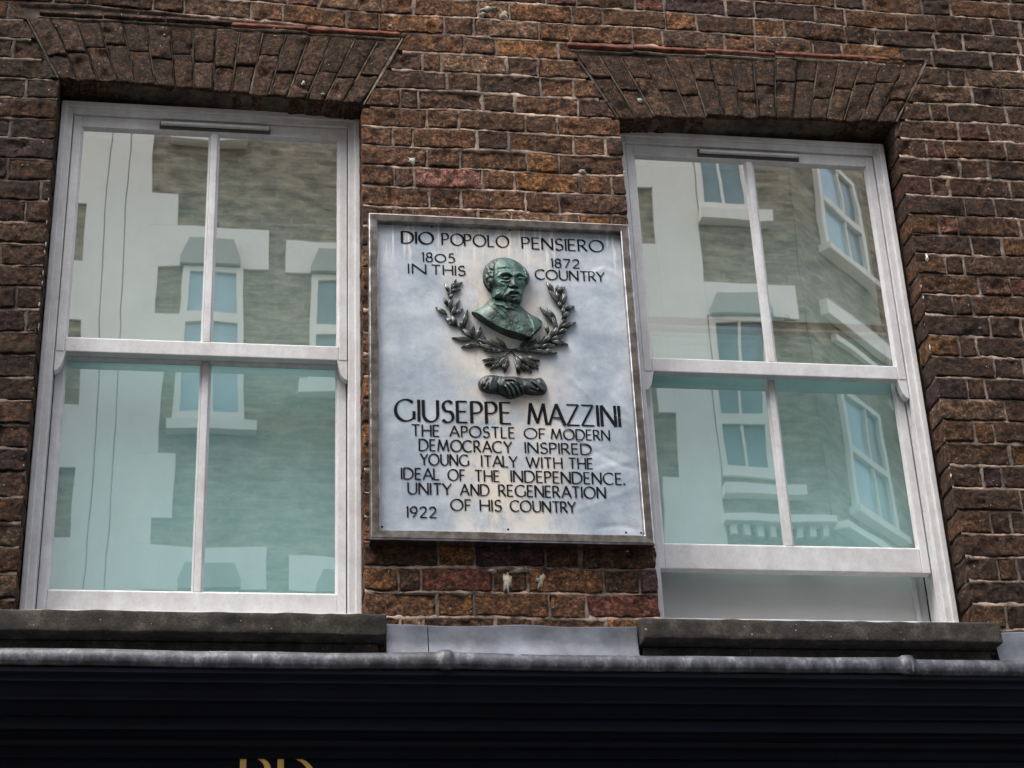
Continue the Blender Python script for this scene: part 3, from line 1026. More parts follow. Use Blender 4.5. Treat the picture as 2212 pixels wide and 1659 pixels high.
# ------------------------------------------------------------------ lettering: a small stroke alphabet
def arc(cx, cy, rx, ry, a0, a1, n=22):
    return [(cx + rx * math.cos(R_(a0 + (a1 - a0) * i / n)), cy + ry * math.sin(R_(a0 + (a1 - a0) * i / n))) for i in range(n + 1)]
def bowl(x, yt, yb, w):
    r = (yt - yb) / 2
    k = max(0.0, w - r * 1.05)
    return [(x, yt), (x + k, yt)] + arc(x + k, (yt + yb) / 2, w - k, r, 90, -90, 16)[1:] + [(x, yb)]
GL = {
    'A': (0.84, [[(0, 0), (0.42, 1)], [(0.42, 1), (0.84, 0)], [(0.16, 0.34), (0.68, 0.34)]]),
    'C': (0.86, [arc(0.5, 0.5, 0.5, 0.5, 48, 312, 30)]),
    'D': (0.80, [[(0, 0), (0, 1)], bowl(0, 1, 0, 0.80)]),
    'E': (0.48, [[(0, 0), (0, 1)], [(0, 0.99), (0.48, 0.99)], [(0, 0.52), (0.42, 0.52)], [(0, 0.01), (0.48, 0.01)]]),
    'F': (0.47, [[(0, 0), (0, 1)], [(0, 0.99), (0.47, 0.99)], [(0, 0.50), (0.40, 0.50)]]),
    'G': (0.92, [arc(0.5, 0.5, 0.5, 0.5, 48, 325, 32), [(0.90, 0.10), (0.90, 0.46)]]),
    'H': (0.72, [[(0, 0), (0, 1)], [(0.72, 0), (0.72, 1)], [(0, 0.51), (0.72, 0.51)]]),
    'I': (0.0, [[(0, 0), (0, 1)]]),
    'L': (0.46, [[(0, 0), (0, 1)], [(0, 0.01), (0.46, 0.01)]]),
    'M': (1.02, [[(0.02, 0), (0.16, 1)], [(0.16, 1), (0.51, 0.06)], [(0.51, 0.06), (0.86, 1)], [(0.86, 1), (1.0, 0)]]),
    'N': (0.74, [[(0, 0), (0, 1)], [(0, 1), (0.74, 0)], [(0.74, 0), (0.74, 1)]]),
    'O': (1.0, [arc(0.5, 0.5, 0.5, 0.5, 0, 360, 44)]),
    'P': (0.50, [[(0, 0), (0, 1)], bowl(0, 0.99, 0.46, 0.50)]),
    'R': (0.58, [[(0, 0), (0, 1)], bowl(0, 0.99, 0.48, 0.48), [(0.22, 0.48), (0.60, 0)]]),
    'S': (0.52, [arc(0.28, 0.745, 0.23, 0.25, 35, 250, 18) + arc(0.25, 0.26, 0.27, 0.265, 75, -145, 20)[1:]]),
    'T': (0.68, [[(0.34, 0), (0.34, 1)], [(0, 0.99), (0.68, 0.99)]]),
    'U': (0.70, [[(0, 1), (0, 0.34)] + arc(0.35, 0.34, 0.35, 0.34, 180, 360, 18)[1:] + [(0.70, 1)]]),
    'W': (1.2, [[(0, 1), (0.32, 0)], [(0.32, 0), (0.60, 0.95)], [(0.60, 0.95), (0.88, 0)], [(0.88, 0), (1.2, 1)]]),
    'Y': (0.72, [[(0, 1), (0.36, 0.48)], [(0.36, 0.48), (0.72, 1)], [(0.36, 0.48), (0.36, 0)]]),
    'Z': (0.68, [[(0.03, 0.99), (0.66, 0.99)], [(0.66, 0.99), (0.02, 0.01)], [(0.02, 0.01), (0.68, 0.01)]]),
    '.': (0.02, [[(0, 0), (0, 0.11)]]),
    '0': (0.86, [arc(0.43, 0.44, 0.43, 0.43, 0, 360, 36)]),
    '1': (0.08, [[(0.08, 0), (0.08, 1)], [(0.08, 1), (-0.03, 0.90)]]),
    '2': (0.56, [arc(0.27, 0.73, 0.25, 0.27, 165, -35, 18) + [(0.02, 0.01)], [(0.02, 0.01), (0.58, 0.01)]]),
    '5': (0.50, [[(0.46, 0.99), (0.14, 0.99)], [(0.14, 0.99), (0.08, 0.56)], [(0.08, 0.56)] + arc(0.20, 0.31, 0.30, 0.31, 100, -125, 20)]),
    '7': (0.56, [[(0, 0.99), (0.56, 0.99)], [(0.56, 0.99), (0.16, 0)]]),
    '8': (0.50, [arc(0.25, 0.755, 0.20, 0.235, 0, 360, 26), arc(0.25, 0.26, 0.25, 0.26, 0, 360, 28)]),
    '9': (0.54, [arc(0.27, 0.70, 0.26, 0.29, 0, 360, 28), [(0.53, 0.70), (0.47, 0.40), (0.34, 0.16), (0.16, 0.0)]]),
}


def stroke(mb, pts, tr, W, nib, y, thick, lo=0.5):
    """ribbon with broad-pen weight, given a little thickness towards the panel"""
    P = np.array(pts, dtype=np.float64)
    n = len(P)
    D = np.zeros_like(P)
    D[1:-1] = P[2:] - P[:-2]
    D[0], D[-1] = P[1] - P[0], P[-1] - P[-2]
    if n > 2 and np.allclose(P[0], P[-1]):
        D[0] = D[-1] = P[1] - P[-2]
    D /= np.maximum(np.linalg.norm(D, axis=1, keepdims=True), 1e-9)
    w = W * np.maximum(lo, np.abs(D[:, 0] * math.sin(nib) - D[:, 1] * math.cos(nib)))
    Nn = np.stack([-D[:, 1], D[:, 0]], 1)
    A, B = P + Nn * w[:, None] / 2, P - Nn * w[:, None] / 2
    V = []
    for a, b in zip(A, B):
        (ax, az), (bx, bz) = tr(a), tr(b)
        V += [(ax, y, az), (bx, y, bz), (ax, y + thick, az), (bx, y + thick, bz)]
    F = []
    for i in range(n - 1):
        p, q = 4 * i, 4 * (i + 1)
        F += [(p, p + 1, q + 1, q), (p, q, q + 2, p + 2), (p + 1, p + 3, q + 3, q + 1)]
    F += [(0, 2, 3, 1), (4 * n - 4, 4 * n - 3, 4 * n - 1, 4 * n - 2)]
    mb.add(V, F)


YP = -0.034                                    # face of the plaque panel
WEIGHT = 0.145


def word(mb, text, x0, x1, zb0, zb1, h, weight=WEIGHT):
    gap, pos, items = 0.22, 0.0, []
    for i, ch in enumerate(text):
        if ch == ' ':
            pos += 0.36
            continue
        w, st = GL[ch]
        g = gap
        if i and text[i - 1] + ch in ('AL', 'TA', 'AT', 'LY', 'RY', 'TY', 'OC', 'CO', 'AC', 'OP', 'LT', 'YO', 'ZZ', 'AZ', 'MA', 'TR'): g = 0.12
        if i and text[i - 1] != ' ': pos += g
        items.append((pos, st))
        pos += w
    sx = (x1 - x0 - weight * h * 0.6) / max(pos, 0.05)
    k = 0
    for (p, st) in items:
        for s in st:
            def tr(q, p=p):
                X = x0 + weight * h * 0.3 + (p + q[0]) * sx
                return X, zb0 + (zb1 - zb0) * (X - x0) / max(x1 - x0, 1e-6) + q[1] * h
            # weight is in units of cap height: scale x offsets so widths stay even
            ss = [(a, b) for a, b in s]
            stroke_scaled(mb, ss, tr, weight, sx, h, YP - 0.0021 - 0.00008 * (k % 7))
            k += 1


def stroke_scaled(mb, pts, tr, W, sx, h, y):
    r = sx / h
    Q = [(a * r, b) for a, b in pts]
    tr2 = lambda q: tr((q[0] / r, q[1]))
    stroke(mb, Q, tr2, W, R_(22), y, 0.0025, 0.36)


# ------------------------------------------------------------------ memorial plaque
plq = thing("memorial_plaque", (1.5, YP, 3.90), "grey metal plaque with green bronze bust, wreath and black inscription fixed between two windows", "plaque")
pn = MB()
n1, n2 = 150, 200
PX0, PX1, PZ0, PZ1 = 1.062, 1.942, 3.912, 5.090
V, F = [], []
for i in range(n1 + 1):
    for j in range(n2 + 1):
        V.append((PX0 + (PX1 - PX0) * i / n1, YP, PZ0 + (PZ1 - PZ0) * j / n2))
V = np.array(V)
edge = np.minimum(1, np.minimum(np.minimum(V[:, 0] - PX0, PX1 - V[:, 0]), np.minimum(V[:, 2] - PZ0, PZ1 - V[:, 2])) / 0.06)
V[:, 1] += 0.0009 * noise3(V, 6, 71) * edge * (0.4 + np.clip((V[:, 0] - 1.5) * 2, 0, 1))
CREASES = [([(1.72, 4.50), (1.80, 4.40), (1.93, 4.33)], 1), ([(1.80, 4.53), (1.86, 4.42), (1.925, 4.36)], 1), ([(1.66, 4.36), (1.74, 4.26), (1.86, 4.19), (1.93, 4.17)], -1),
           ([(1.72, 4.03), (1.82, 4.07), (1.935, 4.12)], 1), ([(1.70, 4.18), (1.80, 4.24), (1.87, 4.235), (1.91, 4.21)], -1), ([(1.74, 4.15), (1.935, 4.215)], 1),
           ([(1.78, 3.965), (1.85, 3.975), (1.93, 3.955)], -1), ([(1.80, 4.90), (1.86, 4.93), (1.93, 4.89)], 1)]
def dpl(V, pts):
    d = np.full(len(V), 1e9)
    for (a, b) in zip(pts[:-1], pts[1:]):
        a, b = np.array(a), np.array(b)
        P = V[:, [0, 2]] - a
        t = np.clip(P @ (b - a) / ((b - a) @ (b - a)), 0, 1)
        d = np.minimum(d, np.linalg.norm(P - t[:, None] * (b - a), axis=1))
    return d
for pts, sg in CREASES:
    dd = dpl(V, pts)
    V[:, 1] -= sg * 0.0018 * (0.55 if pts[0][1] > 4.02 and pts[0][1] < 4.3 else 1.0) * np.exp(-(dd / 0.009) ** 2) * edge
F = [(i * (n2 + 1) + j, (i + 1) * (n2 + 1) + j, (i + 1) * (n2 + 1) + j + 1, i * (n2 + 1) + j + 1) for i in range(n1) for j in range(n2)]
pn.add(V, F)
pn.box(PX0, PX1, YP + 0.004, -0.006, PZ0, PZ1)
pn.build("panel", M_PANEL, plq, smooth=True, fix=False)
fr = MB()
FX0, FX1, FZ0, FZ1 = 1.050, 1.953, 3.902, 5.100
# mitred section: outer wall side, proud outer edge, sloping in to the panel
sec = [(0.0, -0.002), (0.0, -0.053), (0.003, -0.057), (0.006, -0.0585), (0.029, -0.0568), (0.0315, -0.0545), (0.0325, YP + 0.003)]
cr = [(FX0, FZ0, 1, 1), (FX1, FZ0, -1, 1), (FX1, FZ1, -1, -1), (FX0, FZ1, 1, -1)]
for i in range(4):
    a, b = cr[i], cr[(i + 1) % 4]
    V = []
    for t in np.linspace(0, 1, 25):
        for (d, y) in sec:
            pa = np.array((a[0] + a[2] * d, a[1] + a[3] * d)); pb = np.array((b[0] + b[2] * d, b[1] + b[3] * d))
            p = pa + (pb - pa) * t
            V.append((p[0], y, p[1]))
    V = np.array(V)
    V[:, 1] += 0.0012 * noise3(V, 7, 72 + i)
    m_ = len(sec)
    F = [(q * m_ + j, (q + 1) * m_ + j, (q + 1) * m_ + j + 1, q * m_ + j + 1) for q in range(24) for j in range(m_ - 1)]
    fr.add(V, F)
fr.build("frame", M_STEEL, plq, smooth=True, sharp=25)
for (x, z) in ((1.089, 3.953), (1.487, 3.953), (1.866, 3.951), (1.915, 3.951), (1.179, 5.068), (1.269, 5.067), (1.403, 5.068), (1.537, 5.067)):
    r = 0.0036
    sc_ = MB()
    sc_.add([(x, YP - 0.002, z)] + [(x + r * math.cos(a), YP - 0.0006, z + r * math.sin(a)) for a in np.linspace(0, 2 * math.pi, 11)[:-1]],
            [(0, 1 + i, 1 + (i + 1) % 10) for i in range(10)])
    sc_.build("fixing_screw", M_INK, plq)

LINES = [
 [('DIO', .1135, .2245, 1.0975, 1.0975, .0460), ('POPOLO', .2515, .4830, 1.0975, 1.0975, .0455), ('PENSIERO', .5270, .8125, 1.0965, 1.0965, .0450)],
 [('1805', .1830, .2945, 1.028, 1.028, .0355), ('1872', .6250, .7235, 1.027, 1.027, .0340)],
 [('IN', .1350, .1960, .9795, .9795, .0365), ('THIS', .2130, .3290, .9795, .9795, .0365), ('COUNTRY', .5665, .8090, .9775, .9775, .0375)],
 [('GIUSEPPE', .0825, .4645, .4250, .4250, .0775), ('MAZZINI', .5150, .8255, .4265, .4265, .0760)],
 [('THE', .1355, .2275, .3725, .3725, .0405), ('APOSTLE', .2585, .4725, .3740, .3740, .0385), ('OF', .5020, .5740, .3745, .3745, .0370), ('MODERN', .5900, .7860, .3750, .3750, .0370)],
 [('DEMOCRACY', .1595, .4615, .3210, .3210, .0400), ('INSPIRED', .5030, .7220, .3230, .3230, .0375)],
 [('YOUNG', .1625, .3200, .2710, .2710, .0385), ('ITALY', .3590, .4770, .2705, .2705, .0385), ('WITH', .5040, .6230, .2705, .2705, .0375), ('THE', .6430, .7235, .2715, .2715, .0375)],
 [('IDEAL', .1010, .2235, .2195, .2195, .0385), ('OF', .2495, .3065, .2185, .2185, .0385), ('THE', .3355, .4170, .2180, .2180, .0385), ('INDEPENDENCE.', .4525, .8245, .2185, .2185, .0400)],
 [('UNITY', .1210, .2615, .1680, .1680, .0390), ('AND', .2875, .3815, .1680, .1680, .0385), ('REGENERATION', .4110, .7590, .1680, .1680, .0395)],
 [('OF', .2555, .3225, .1150, .1150, .0380), ('HIS', .3495, .4190, .1155, .1155, .0380), ('COUNTRY', .4455, .6590, .1160, .1160, .0375)],
 [('1922', .1155, .2110, .0880, .0880, .0365)],
]
for ln in LINES:
    for (t, a, b, z0, z1, h) in ln:
        mb = MB()
        big = h > 0.06
        word(mb, t, 1.05 + a, 1.05 + b, 3.9 + z0, 3.9 + z1, h, 0.140 if big else (0.18 if t in ('DIO',) else 0.138))
        mb.build("inscription", M_INK, plq)

# ---- relief sculpture: height fields laid over the panel
KX, KZ = 0.13, 0.60            # drift of a raised point as the sculptor's drawing was taken from below


def dist_poly(U, V, poly, closed=True):
    d = np.full(U.shape, 1e9)
    n = len(poly)
    for i in range(n if closed else n - 1):
        (ax, ay), (bx, by) = poly[i], poly[(i + 1) % n]
        L = (bx - ax) ** 2 + (by - ay) ** 2
        t = np.clip(((U - ax) * (bx - ax) + (V - ay) * (by - ay)) / max(L, 1e-9), 0, 1)
        d = np.minimum(d, np.hypot(U - ax - t * (bx - ax), V - ay - t * (by - ay)))
    return d


def inside(U, V, poly):
    c = np.zeros(U.shape, dtype=bool)
    n = len(poly)
    for i in range(n):
        (ax, ay), (bx, by) = poly[i], poly[(i + 1) % n]
        cond = ((ay > V) != (by > V))
        with np.errstate(divide='ignore', invalid='ignore'):
            xi = (bx - ax) * (V - ay) / (by - ay) + ax
        c ^= cond & (U < xi)
    return c


def smooth_poly(p, it=2):
    for _ in range(it):
        q = []
        for i in range(len(p)):
            a, b = p[i], p[(i + 1) % len(p)]
            q += [(a[0] * .75 + b[0] * .25, a[1] * .75 + b[1] * .25), (a[0] * .25 + b[0] * .75, a[1] * .25 + b[1] * .75)]
        p = q
    return p


def gs(U, V, u, v, su, sv, rot=0.0, p=2):
    c, s = math.cos(R_(rot)), math.sin(R_(rot))
    a, b = (U - u) * c + (V - v) * s, -(U - u) * s + (V - v) * c
    return np.exp(-(np.abs(a / su) ** p + np.abs(b / sv) ** p))


def cap(U, V, pts, r):
    return np.exp(-(dist_poly(U, V, pts, False) / r) ** 2)


def relief(name, U, V, H, mask, to_xz, mat, parent, cols=None):
    """grid in drawing units -> mesh standing on the panel, with a skirt down to it"""
    nu, nv = U.shape
    X, Z = to_xz(U, V)
    Y = YP - np.maximum(H, 0)
    X = X - KX * np.maximum(H, 0)
    Z = Z - KZ * np.maximum(H, 0)
    ids = -np.ones(U.shape, dtype=np.int64)
    cells = mask[:-1, :-1] & mask[1:, :-1] & mask[:-1, 1:] & mask[1:, 1:]
    used = np.zeros(U.shape, dtype=bool)
    used[:-1, :-1] |= cells; used[1:, :-1] |= cells; used[:-1, 1:] |= cells; used[1:, 1:] |= cells
    ids[used] = np.arange(used.sum())
    Vt = np.stack([X[used], Y[used], Z[used]], 1)
    F, mi = [], []
    ii, jj = np.nonzero(cells)
    for i, j in zip(ii, jj):
        F.append((ids[i, j], ids[i + 1, j], ids[i + 1, j + 1], ids[i, j + 1]))
    mb = MB()
    mb.add(Vt, F, 0, None if cols is None else cols[used])
    # skirt
    P = np.pad(cells, 1)
    sk, sf_ = [], []
    def edge(a, b):
        k = len(sk)
        for q in (a, b):
            sk.append((X[q], Y[q], Z[q])); 
        for q in (b, a):
            sk.append((X[q], YP + 0.003, Z[q]))
        sf_.append((k, k + 1, k + 2, k + 3))
    for i, j in zip(ii, jj):
        if not P[i, j + 1]: edge((i, j), (i, j + 1))
        if not P[i + 2, j + 1]: edge((i + 1, j), (i + 1, j + 1))
        if not P[i + 1, j]: edge((i, j), (i + 1, j))
        if not P[i + 1, j + 2]: edge((i, j + 1), (i + 1, j + 1))
    if sk:
        mb.add(sk, sf_)
    o = mb.build(name, mat, parent, smooth=True, fix=False)
    return o


def zb_xz(u, v):
    return 1.25 + 0.000334 * u - 0.0000072 * v, 4.994 + 0.0000169 * u - 0.000367 * v
def zc_xz(u, v):
    return zb_xz(387 + 0.5668 * u, 83 + 0.5668 * v)
def zd_xz(u, v):
    return zb_xz(442.4 + 0.37495 * u, 1271.8 + 0.37495 * v)


def ngrid(U, V, s, seed):
    return noise3(np.stack([U, V, 0 * U], -1), s, seed)


# --- the bust
g = 7.0
U, V = np.meshgrid(np.arange(60, 1420, g), np.arange(50, 1690, g), indexing='ij')
HEAD = smooth_poly([(480, 870), (478, 740), (462, 695), (420, 690), (368, 610), (328, 520), (322, 410), (342, 300), (402, 205), (500, 135), (615, 98), (720, 87), (830, 106),
        (950, 162), (1060, 252), (1138, 350), (1174, 450), (1164, 530), (1102, 603), (1066, 680), (1040, 790), (1032, 880), (985, 958), (885, 984), (785, 958), (690, 915), (590, 880)], 1)
mh = inside(U, V, HEAD)
dh = dist_poly(U, V, HEAD) * mh
pr = 1 - np.clip(dh / 330, 0, 1)
h_head = 0.013 * np.clip(dh / 22, 0, 1) ** 0.5 + 0.044 * np.sqrt(np.clip(1 - pr ** 2, 0, 1))
f = np.zeros_like(U)
f += 0.0036 * cap(U, V, [(610, 440), (660, 392), (740, 372), (815, 398), (850, 430)], 24)      # left brow
f += 0.0036 * cap(U, V, [(910, 424), (945, 396), (1000, 394), (1052, 432)], 22)                # right brow
f -= 0.0038 * cap(U, V, [(670, 452), (740, 436), (800, 446)], 20) + 0.0055 * gs(U, V, 815, 462, 34, 34)
f -= 0.0038 * cap(U, V, [(940, 452), (985, 444), (1030, 458)], 18) + 0.0055 * gs(U, V, 924, 468, 28, 32)
f -= 0.0030 * gs(U, V, 735, 480, 95, 50, -4) + 0.0030 * gs(U, V, 985, 485, 75, 46, 4)
f += 0.0046 * gs(U, V, 738, 478, 56, 19, -3)
f += 0.0046 * gs(U, V, 984, 486, 44, 18, 3)
f -= 0.0030 * cap(U, V, [(668, 505), (740, 514), (808, 500)], 10)
f -= 0.0030 * cap(U, V, [(936, 514), (985, 520), (1034, 510)], 9)
f += 0.0026 * cap(U, V, [(665, 530), (740, 548), (810, 525)], 16)
f -= 0.0020 * cap(U, V, [(650, 560), (740, 585), (800, 560)], 14)
f += 0.0075 * cap(U, V, [(872, 430), (876, 520), (868, 600)], 38)                              # nose bridge
f += 0.0125 * gs(U, V, 868, 612, 46, 44) + 0.005 * gs(U, V, 812, 632, 28, 24) + 0.005 * gs(U, V, 930, 640, 28, 24)
f -= 0.010 * gs(U, V, 872, 672, 82, 19, 4, 2)                                                  # shade under the nose
f -= 0.0030 * cap(U, V, [(800, 590), (750, 690), (715, 760)], 18)
f += 0.0050 * gs(U, V, 640, 585, 88, 66, 30) - 0.0040 * gs(U, V, 640, 720, 70, 80)
f += 0.0030 * gs(U, V, 1040, 590, 30, 60)
f += 0.0028 * gs(U, V, 700, 240, 110, 90) + 0.0022 * gs(U, V, 960, 260, 80, 80) - 0.002 * cap(U, V, [(600, 320), (720, 300), (830, 320)], 20)
f -= 0.0020 * cap(U, V, [(850, 360), (862, 430)], 16)
f += 0.0068 * cap(U, V, [(865, 706), (800, 722), (745, 775)], 30) + 0.0068 * cap(U, V, [(875, 706), (945, 726), (1000, 790)], 30)
f -= 0.0075 * cap(U, V, [(800, 768), (868, 778), (935, 780)], 17)
f += 0.0034 * gs(U, V, 868, 812, 52, 18)
f -= 0.0030 * cap(U, V, [(820, 842), (870, 850), (920, 845)], 14)
f += 0.0090 * gs(U, V, 880, 890, 110, 66)
# hair masses at both temples, swelling over the ear
hl = np.clip((np.interp(V, [80, 180, 300, 420, 540, 700], [640, 560, 530, 525, 500, 470]) - U) / 26, 0, 1)
hr = np.clip((U - np.interp(V, [160, 260, 360, 480, 620], [900, 1035, 1075, 1085, 1090])) / 20, 0, 1)
hair = np.maximum(hl, hr) * mh
f += hair * (0.0050 + 0.0026 * np.sin((U * 0.9 - V * 0.55) / 21 + 2.5 * ngrid(U, V, 0.011, 3)) + 0.0028 * ngrid(U, V, 0.02, 4))
f -= 0.0050 * gs(U, V, 462, 395, 26, 20) + 0.0045 * cap(U, V, [(470, 470), (462, 560), (470, 650)], 16)
f += 0.0040 * cap(U, V, [(500, 420), (478, 480), (492, 560)], 14)
beard = np.clip((V - 690 - 0.35 * np.abs(U - 870)) / 60, 0, 1) * np.clip((U - 560) / 160, 0, 1) * mh
f += beard * 0.0016 * np.sin((V * 0.6 + U) / 17 + 3 * ngrid(U, V, 0.012, 6))
whisk = gs(U, V, 545, 760, 40, 120)
f += whisk * 0.003 * ngrid(U, V, 0.03, 8)
f += 0.0007 * ngrid(U, V, 0.03, 9) + 0.0004 * ngrid(U, V, 0.08, 10)
h_head = h_head + f * np.clip(dh / 40, 0, 1)
SH_T = [(100, 1112), (200, 1070), (300, 1008), (380, 930), (440, 880), (520, 850), (900, 880), (952, 968), (1000, 1010), (1080, 1090), (1180, 1168), (1300, 1228), (1372, 1292)]
FRONT = [(100, 1112), (205, 1120), (300, 1182), (420, 1280), (560, 1366), (700, 1428), (860, 1478), (1000, 1518), (1090, 1560), (1130, 1575), (1250, 1470), (1345, 1370), (1372, 1292)]
LOWER = [(100, 1112), (118, 1165), (160, 1212), (300, 1322), (480, 1442), (640, 1532), (800, 1602), (980, 1652), (1080, 1642), (1180, 1570), (1300, 1440), (1352, 1372), (1372, 1292)]
BUST = SH_T + FRONT[::-1][1:-1]
UNDER = FRONT + LOWER[::-1][1:-1]
mb_ = inside(U, V, BUST)
mu_ = inside(U, V, UNDER) & ~mb_
ds = dist_poly(U, V, SH_T, False)
endf = np.clip(np.minimum(U - 90, 1385 - U) / 170, 0, 1)
h_b = 0.046 * np.sqrt(np.clip(1 - (1 - np.clip(ds / 250, 0, 1)) ** 2, 0, 1)) * (0.25 + 0.75 * np.sqrt(endf))
fb = np.zeros_like(U)
fb -= 0.0040 * cap(U, V, [(1000, 1010), (1085, 1130), (1150, 1290), (1180, 1490)], 14)
fb += 0.0030 * cap(U, V, [(1035, 1010), (1125, 1130), (1195, 1290), (1225, 1470)], 24)
fb -= 0.0032 * cap(U, V, [(470, 930), (600, 1040), (740, 1190), (800, 1300)], 14)
fb += 0.0028 * cap(U, V, [(430, 960), (560, 1075), (690, 1215)], 26)
coll = gs(U, V, 720, 970, 260, 85, 14, 4)
fb += coll * (0.005 + 0.0034 * np.sin((V - 0.32 * U) / 15 + 2.2 * ngrid(U, V, 0.01, 12)) + 0.003 * ngrid(U, V, 0.02, 13))
fb += 0.0016 * ngrid(U, V, 0.010, 14) + 0.0009 * ngrid(U, V, 0.03, 15)
fb += 0.002 * (gs(U, V, 900, 1300, 18, 18) + gs(U, V, 940, 1400, 18, 18))
h_b = h_b + fb * np.clip(ds / 60, 0, 1)
df, dl = dist_poly(U, V, FRONT, False), dist_poly(U, V, LOWER, False)
tt = df / np.maximum(df + dl, 1e-6)
vf = np.interp(U, [p[0] for p in FRONT[:10]] + [1372], [p[1] for p in FRONT[:10]] + [1300])
hfront = 0.046 * (0.25 + 0.75 * np.sqrt(endf)) * np.clip((U - 92) / 120, 0.15, 1)
h_u = hfront * (1 - tt)
H = np.where(mb_, h_b, 0)
H = np.where(mu_, h_u, H)
H = np.where(mh, np.maximum(H + 0.0, h_head + 0.006 * np.clip((V - 640) / 150, 0, 1) * np.clip(dh / 30, 0, 1)), H)
CC = np.ones(U.shape + (3,)) * np.array((0.72, 0.74, 0.71))
CC[mh] = np.array((0.80, 0.95, 0.93))
hw = np.clip(np.maximum(hair, 0.75 * beard), 0, 1)[..., None] * mh[..., None]
CC = CC * (1 - hw) + np.array((0.62, 0.54, 0.55)) * hw
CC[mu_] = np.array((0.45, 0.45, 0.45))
bust = relief("portrait_bust", U, V, H, mh | mb_ | mu_, zc_xz, M_BRONZE_G, plq, CC)

# --- clasped hands
g = 11.0
U, V = np.meshgrid(np.arange(120, 2060, g), np.arange(210, 920, g), indexing='ij')
HAND = smooth_poly([(150, 480), (205, 365), (340, 268), (560, 244), (780, 285), (930, 300), (1190, 290), (1310, 335), (1430, 350), (1560, 350), (1700, 360), (1830, 322), (1925, 420),
        (2010, 580), (1990, 720), (1885, 790), (1700, 802), (1500, 782), (1400, 742), (1310, 800), (1170, 852), (1050, 884), (930, 872), (820, 805), (700, 742), (500, 742), (360, 702), (220, 642)], 1)
mk = inside(U, V, HAND)
d = dist_poly(U, V, HAND) * mk
H = 0.006 * np.clip(d / 30, 0, 1) ** 0.5 + 0.020 * np.sqrt(np.clip(1 - (1 - np.clip(d / 230, 0, 1)) ** 2, 0, 1))
e = np.zeros_like(U)
for (pts, a, r) in (([(900, 560), (980, 700), (1010, 840)], .0075, 44), ([(985, 500), (1090, 650), (1135, 815)], .0085, 46),
                    ([(1075, 455), (1200, 600), (1255, 770)], .0085, 46), ([(1165, 430), (1300, 550), (1350, 690)], .0075, 42)):
    e += a * cap(U, V, pts, r)
for pts in ([(930, 500), (1040, 690), (1075, 840)], [(1030, 470), (1150, 640), (1195, 800)], [(1120, 430), (1255, 590), (1305, 740)], [(850, 560), (930, 720), (955, 850)]):
    e -= .0050 * cap(U, V, pts, 15)
e += .0080 * cap(U, V, [(880, 350), (1040, 350), (1180, 385), (1290, 470)], 46)           # thumb
e -= .0060 * cap(U, V, [(1000, 408), (1110, 402), (1200, 460), (1270, 520)], 17)
e += .0040 * gs(U, V, 800, 480, 110, 110)                                                  # back of the hand
e += .0055 * gs(U, V, 1420, 520, 100, 120) - .004 * cap(U, V, [(1380, 640), (1440, 740)], 26)
e -= .0065 * cap(U, V, [(1500, 370), (1590, 470), (1720, 600)], 22)                        # right cuff edge
e += .0050 * cap(U, V, [(1600, 400), (1750, 520), (1840, 640)], 40) + .004 * cap(U, V, [(1770, 360), (1900, 520)], 36)
e -= .0040 * cap(U, V, [(1540, 620), (1700, 690), (1850, 720)], 26)
e -= .0060 * cap(U, V, [(720, 300), (650, 440), (690, 560), (690, 700)], 22)               # left cuff edge
e += .0050 * cap(U, V, [(560, 290), (500, 420), (520, 650)], 44)
e += .0045 * cap(U, V, [(420, 430), (340, 600)], 24) - .005 * cap(U, V, [(440, 350), (380, 480), (330, 560)], 22) + .003 * cap(U, V, [(250, 400), (230, 560)], 40)
e += .0007 * ngrid(U, V, 0.02, 31)
H = H + e * np.clip(d / 45, 0, 1)
relief("clasped_hands", U, V, H, mk, zd_xz, M_BRONZE_H, plq)

# --- laurel wreath: two sprays crossed at the foot
wr = MB()


def leaf(u, v, ang, ln, wd, lift, bend):
    """pointed, keeled leaf; ang is measured on the drawing (0 = right, 90 = up)"""
    n = 9
    x0, z0 = zb_xz(u, v)
    ca, sa = math.cos(R_(ang)), math.sin(R_(ang))
    V = []
    for i in range(n + 1):
        t = i / n
        w = wd * (math.sin(math.pi * min(1, t * 0.95 + 0.05)) ** 1.15) * (1 - 0.12 * t)
        cx, cz = x0 + ca * ln * t - sa * bend * t * t, z0 + sa * ln * t + ca * bend * t * t
        h = 0.004 + lift * math.sin(math.pi * (0.15 + 0.75 * t))
        for (s, dh_) in ((-1, -0.0016), (-0.5, 0.0012), (0, -0.0014), (0.5, 0.0012), (1, -0.0016)):
            V.append((cx - sa * s * w - 0, YP - max(h + dh_, 0.001), cz + ca * s * w - 0.45 * h))
    F = [(i * 5 + j, (i + 1) * 5 + j, (i + 1) * 5 + j + 1, i * 5 + j + 1) for i in range(n) for j in range(4)]
    k = len(V)
    for i in range(n + 1):
        b = V[i * 5 + 2]
        V.append((b[0], YP + 0.001, b[2]))
    for i in range(n):
        F += [(i * 5, k + i, k + i + 1, (i + 1) * 5), (i * 5 + 4, (i + 1) * 5 + 4, k + i + 1, k + i)]
    wr.add(V, F)


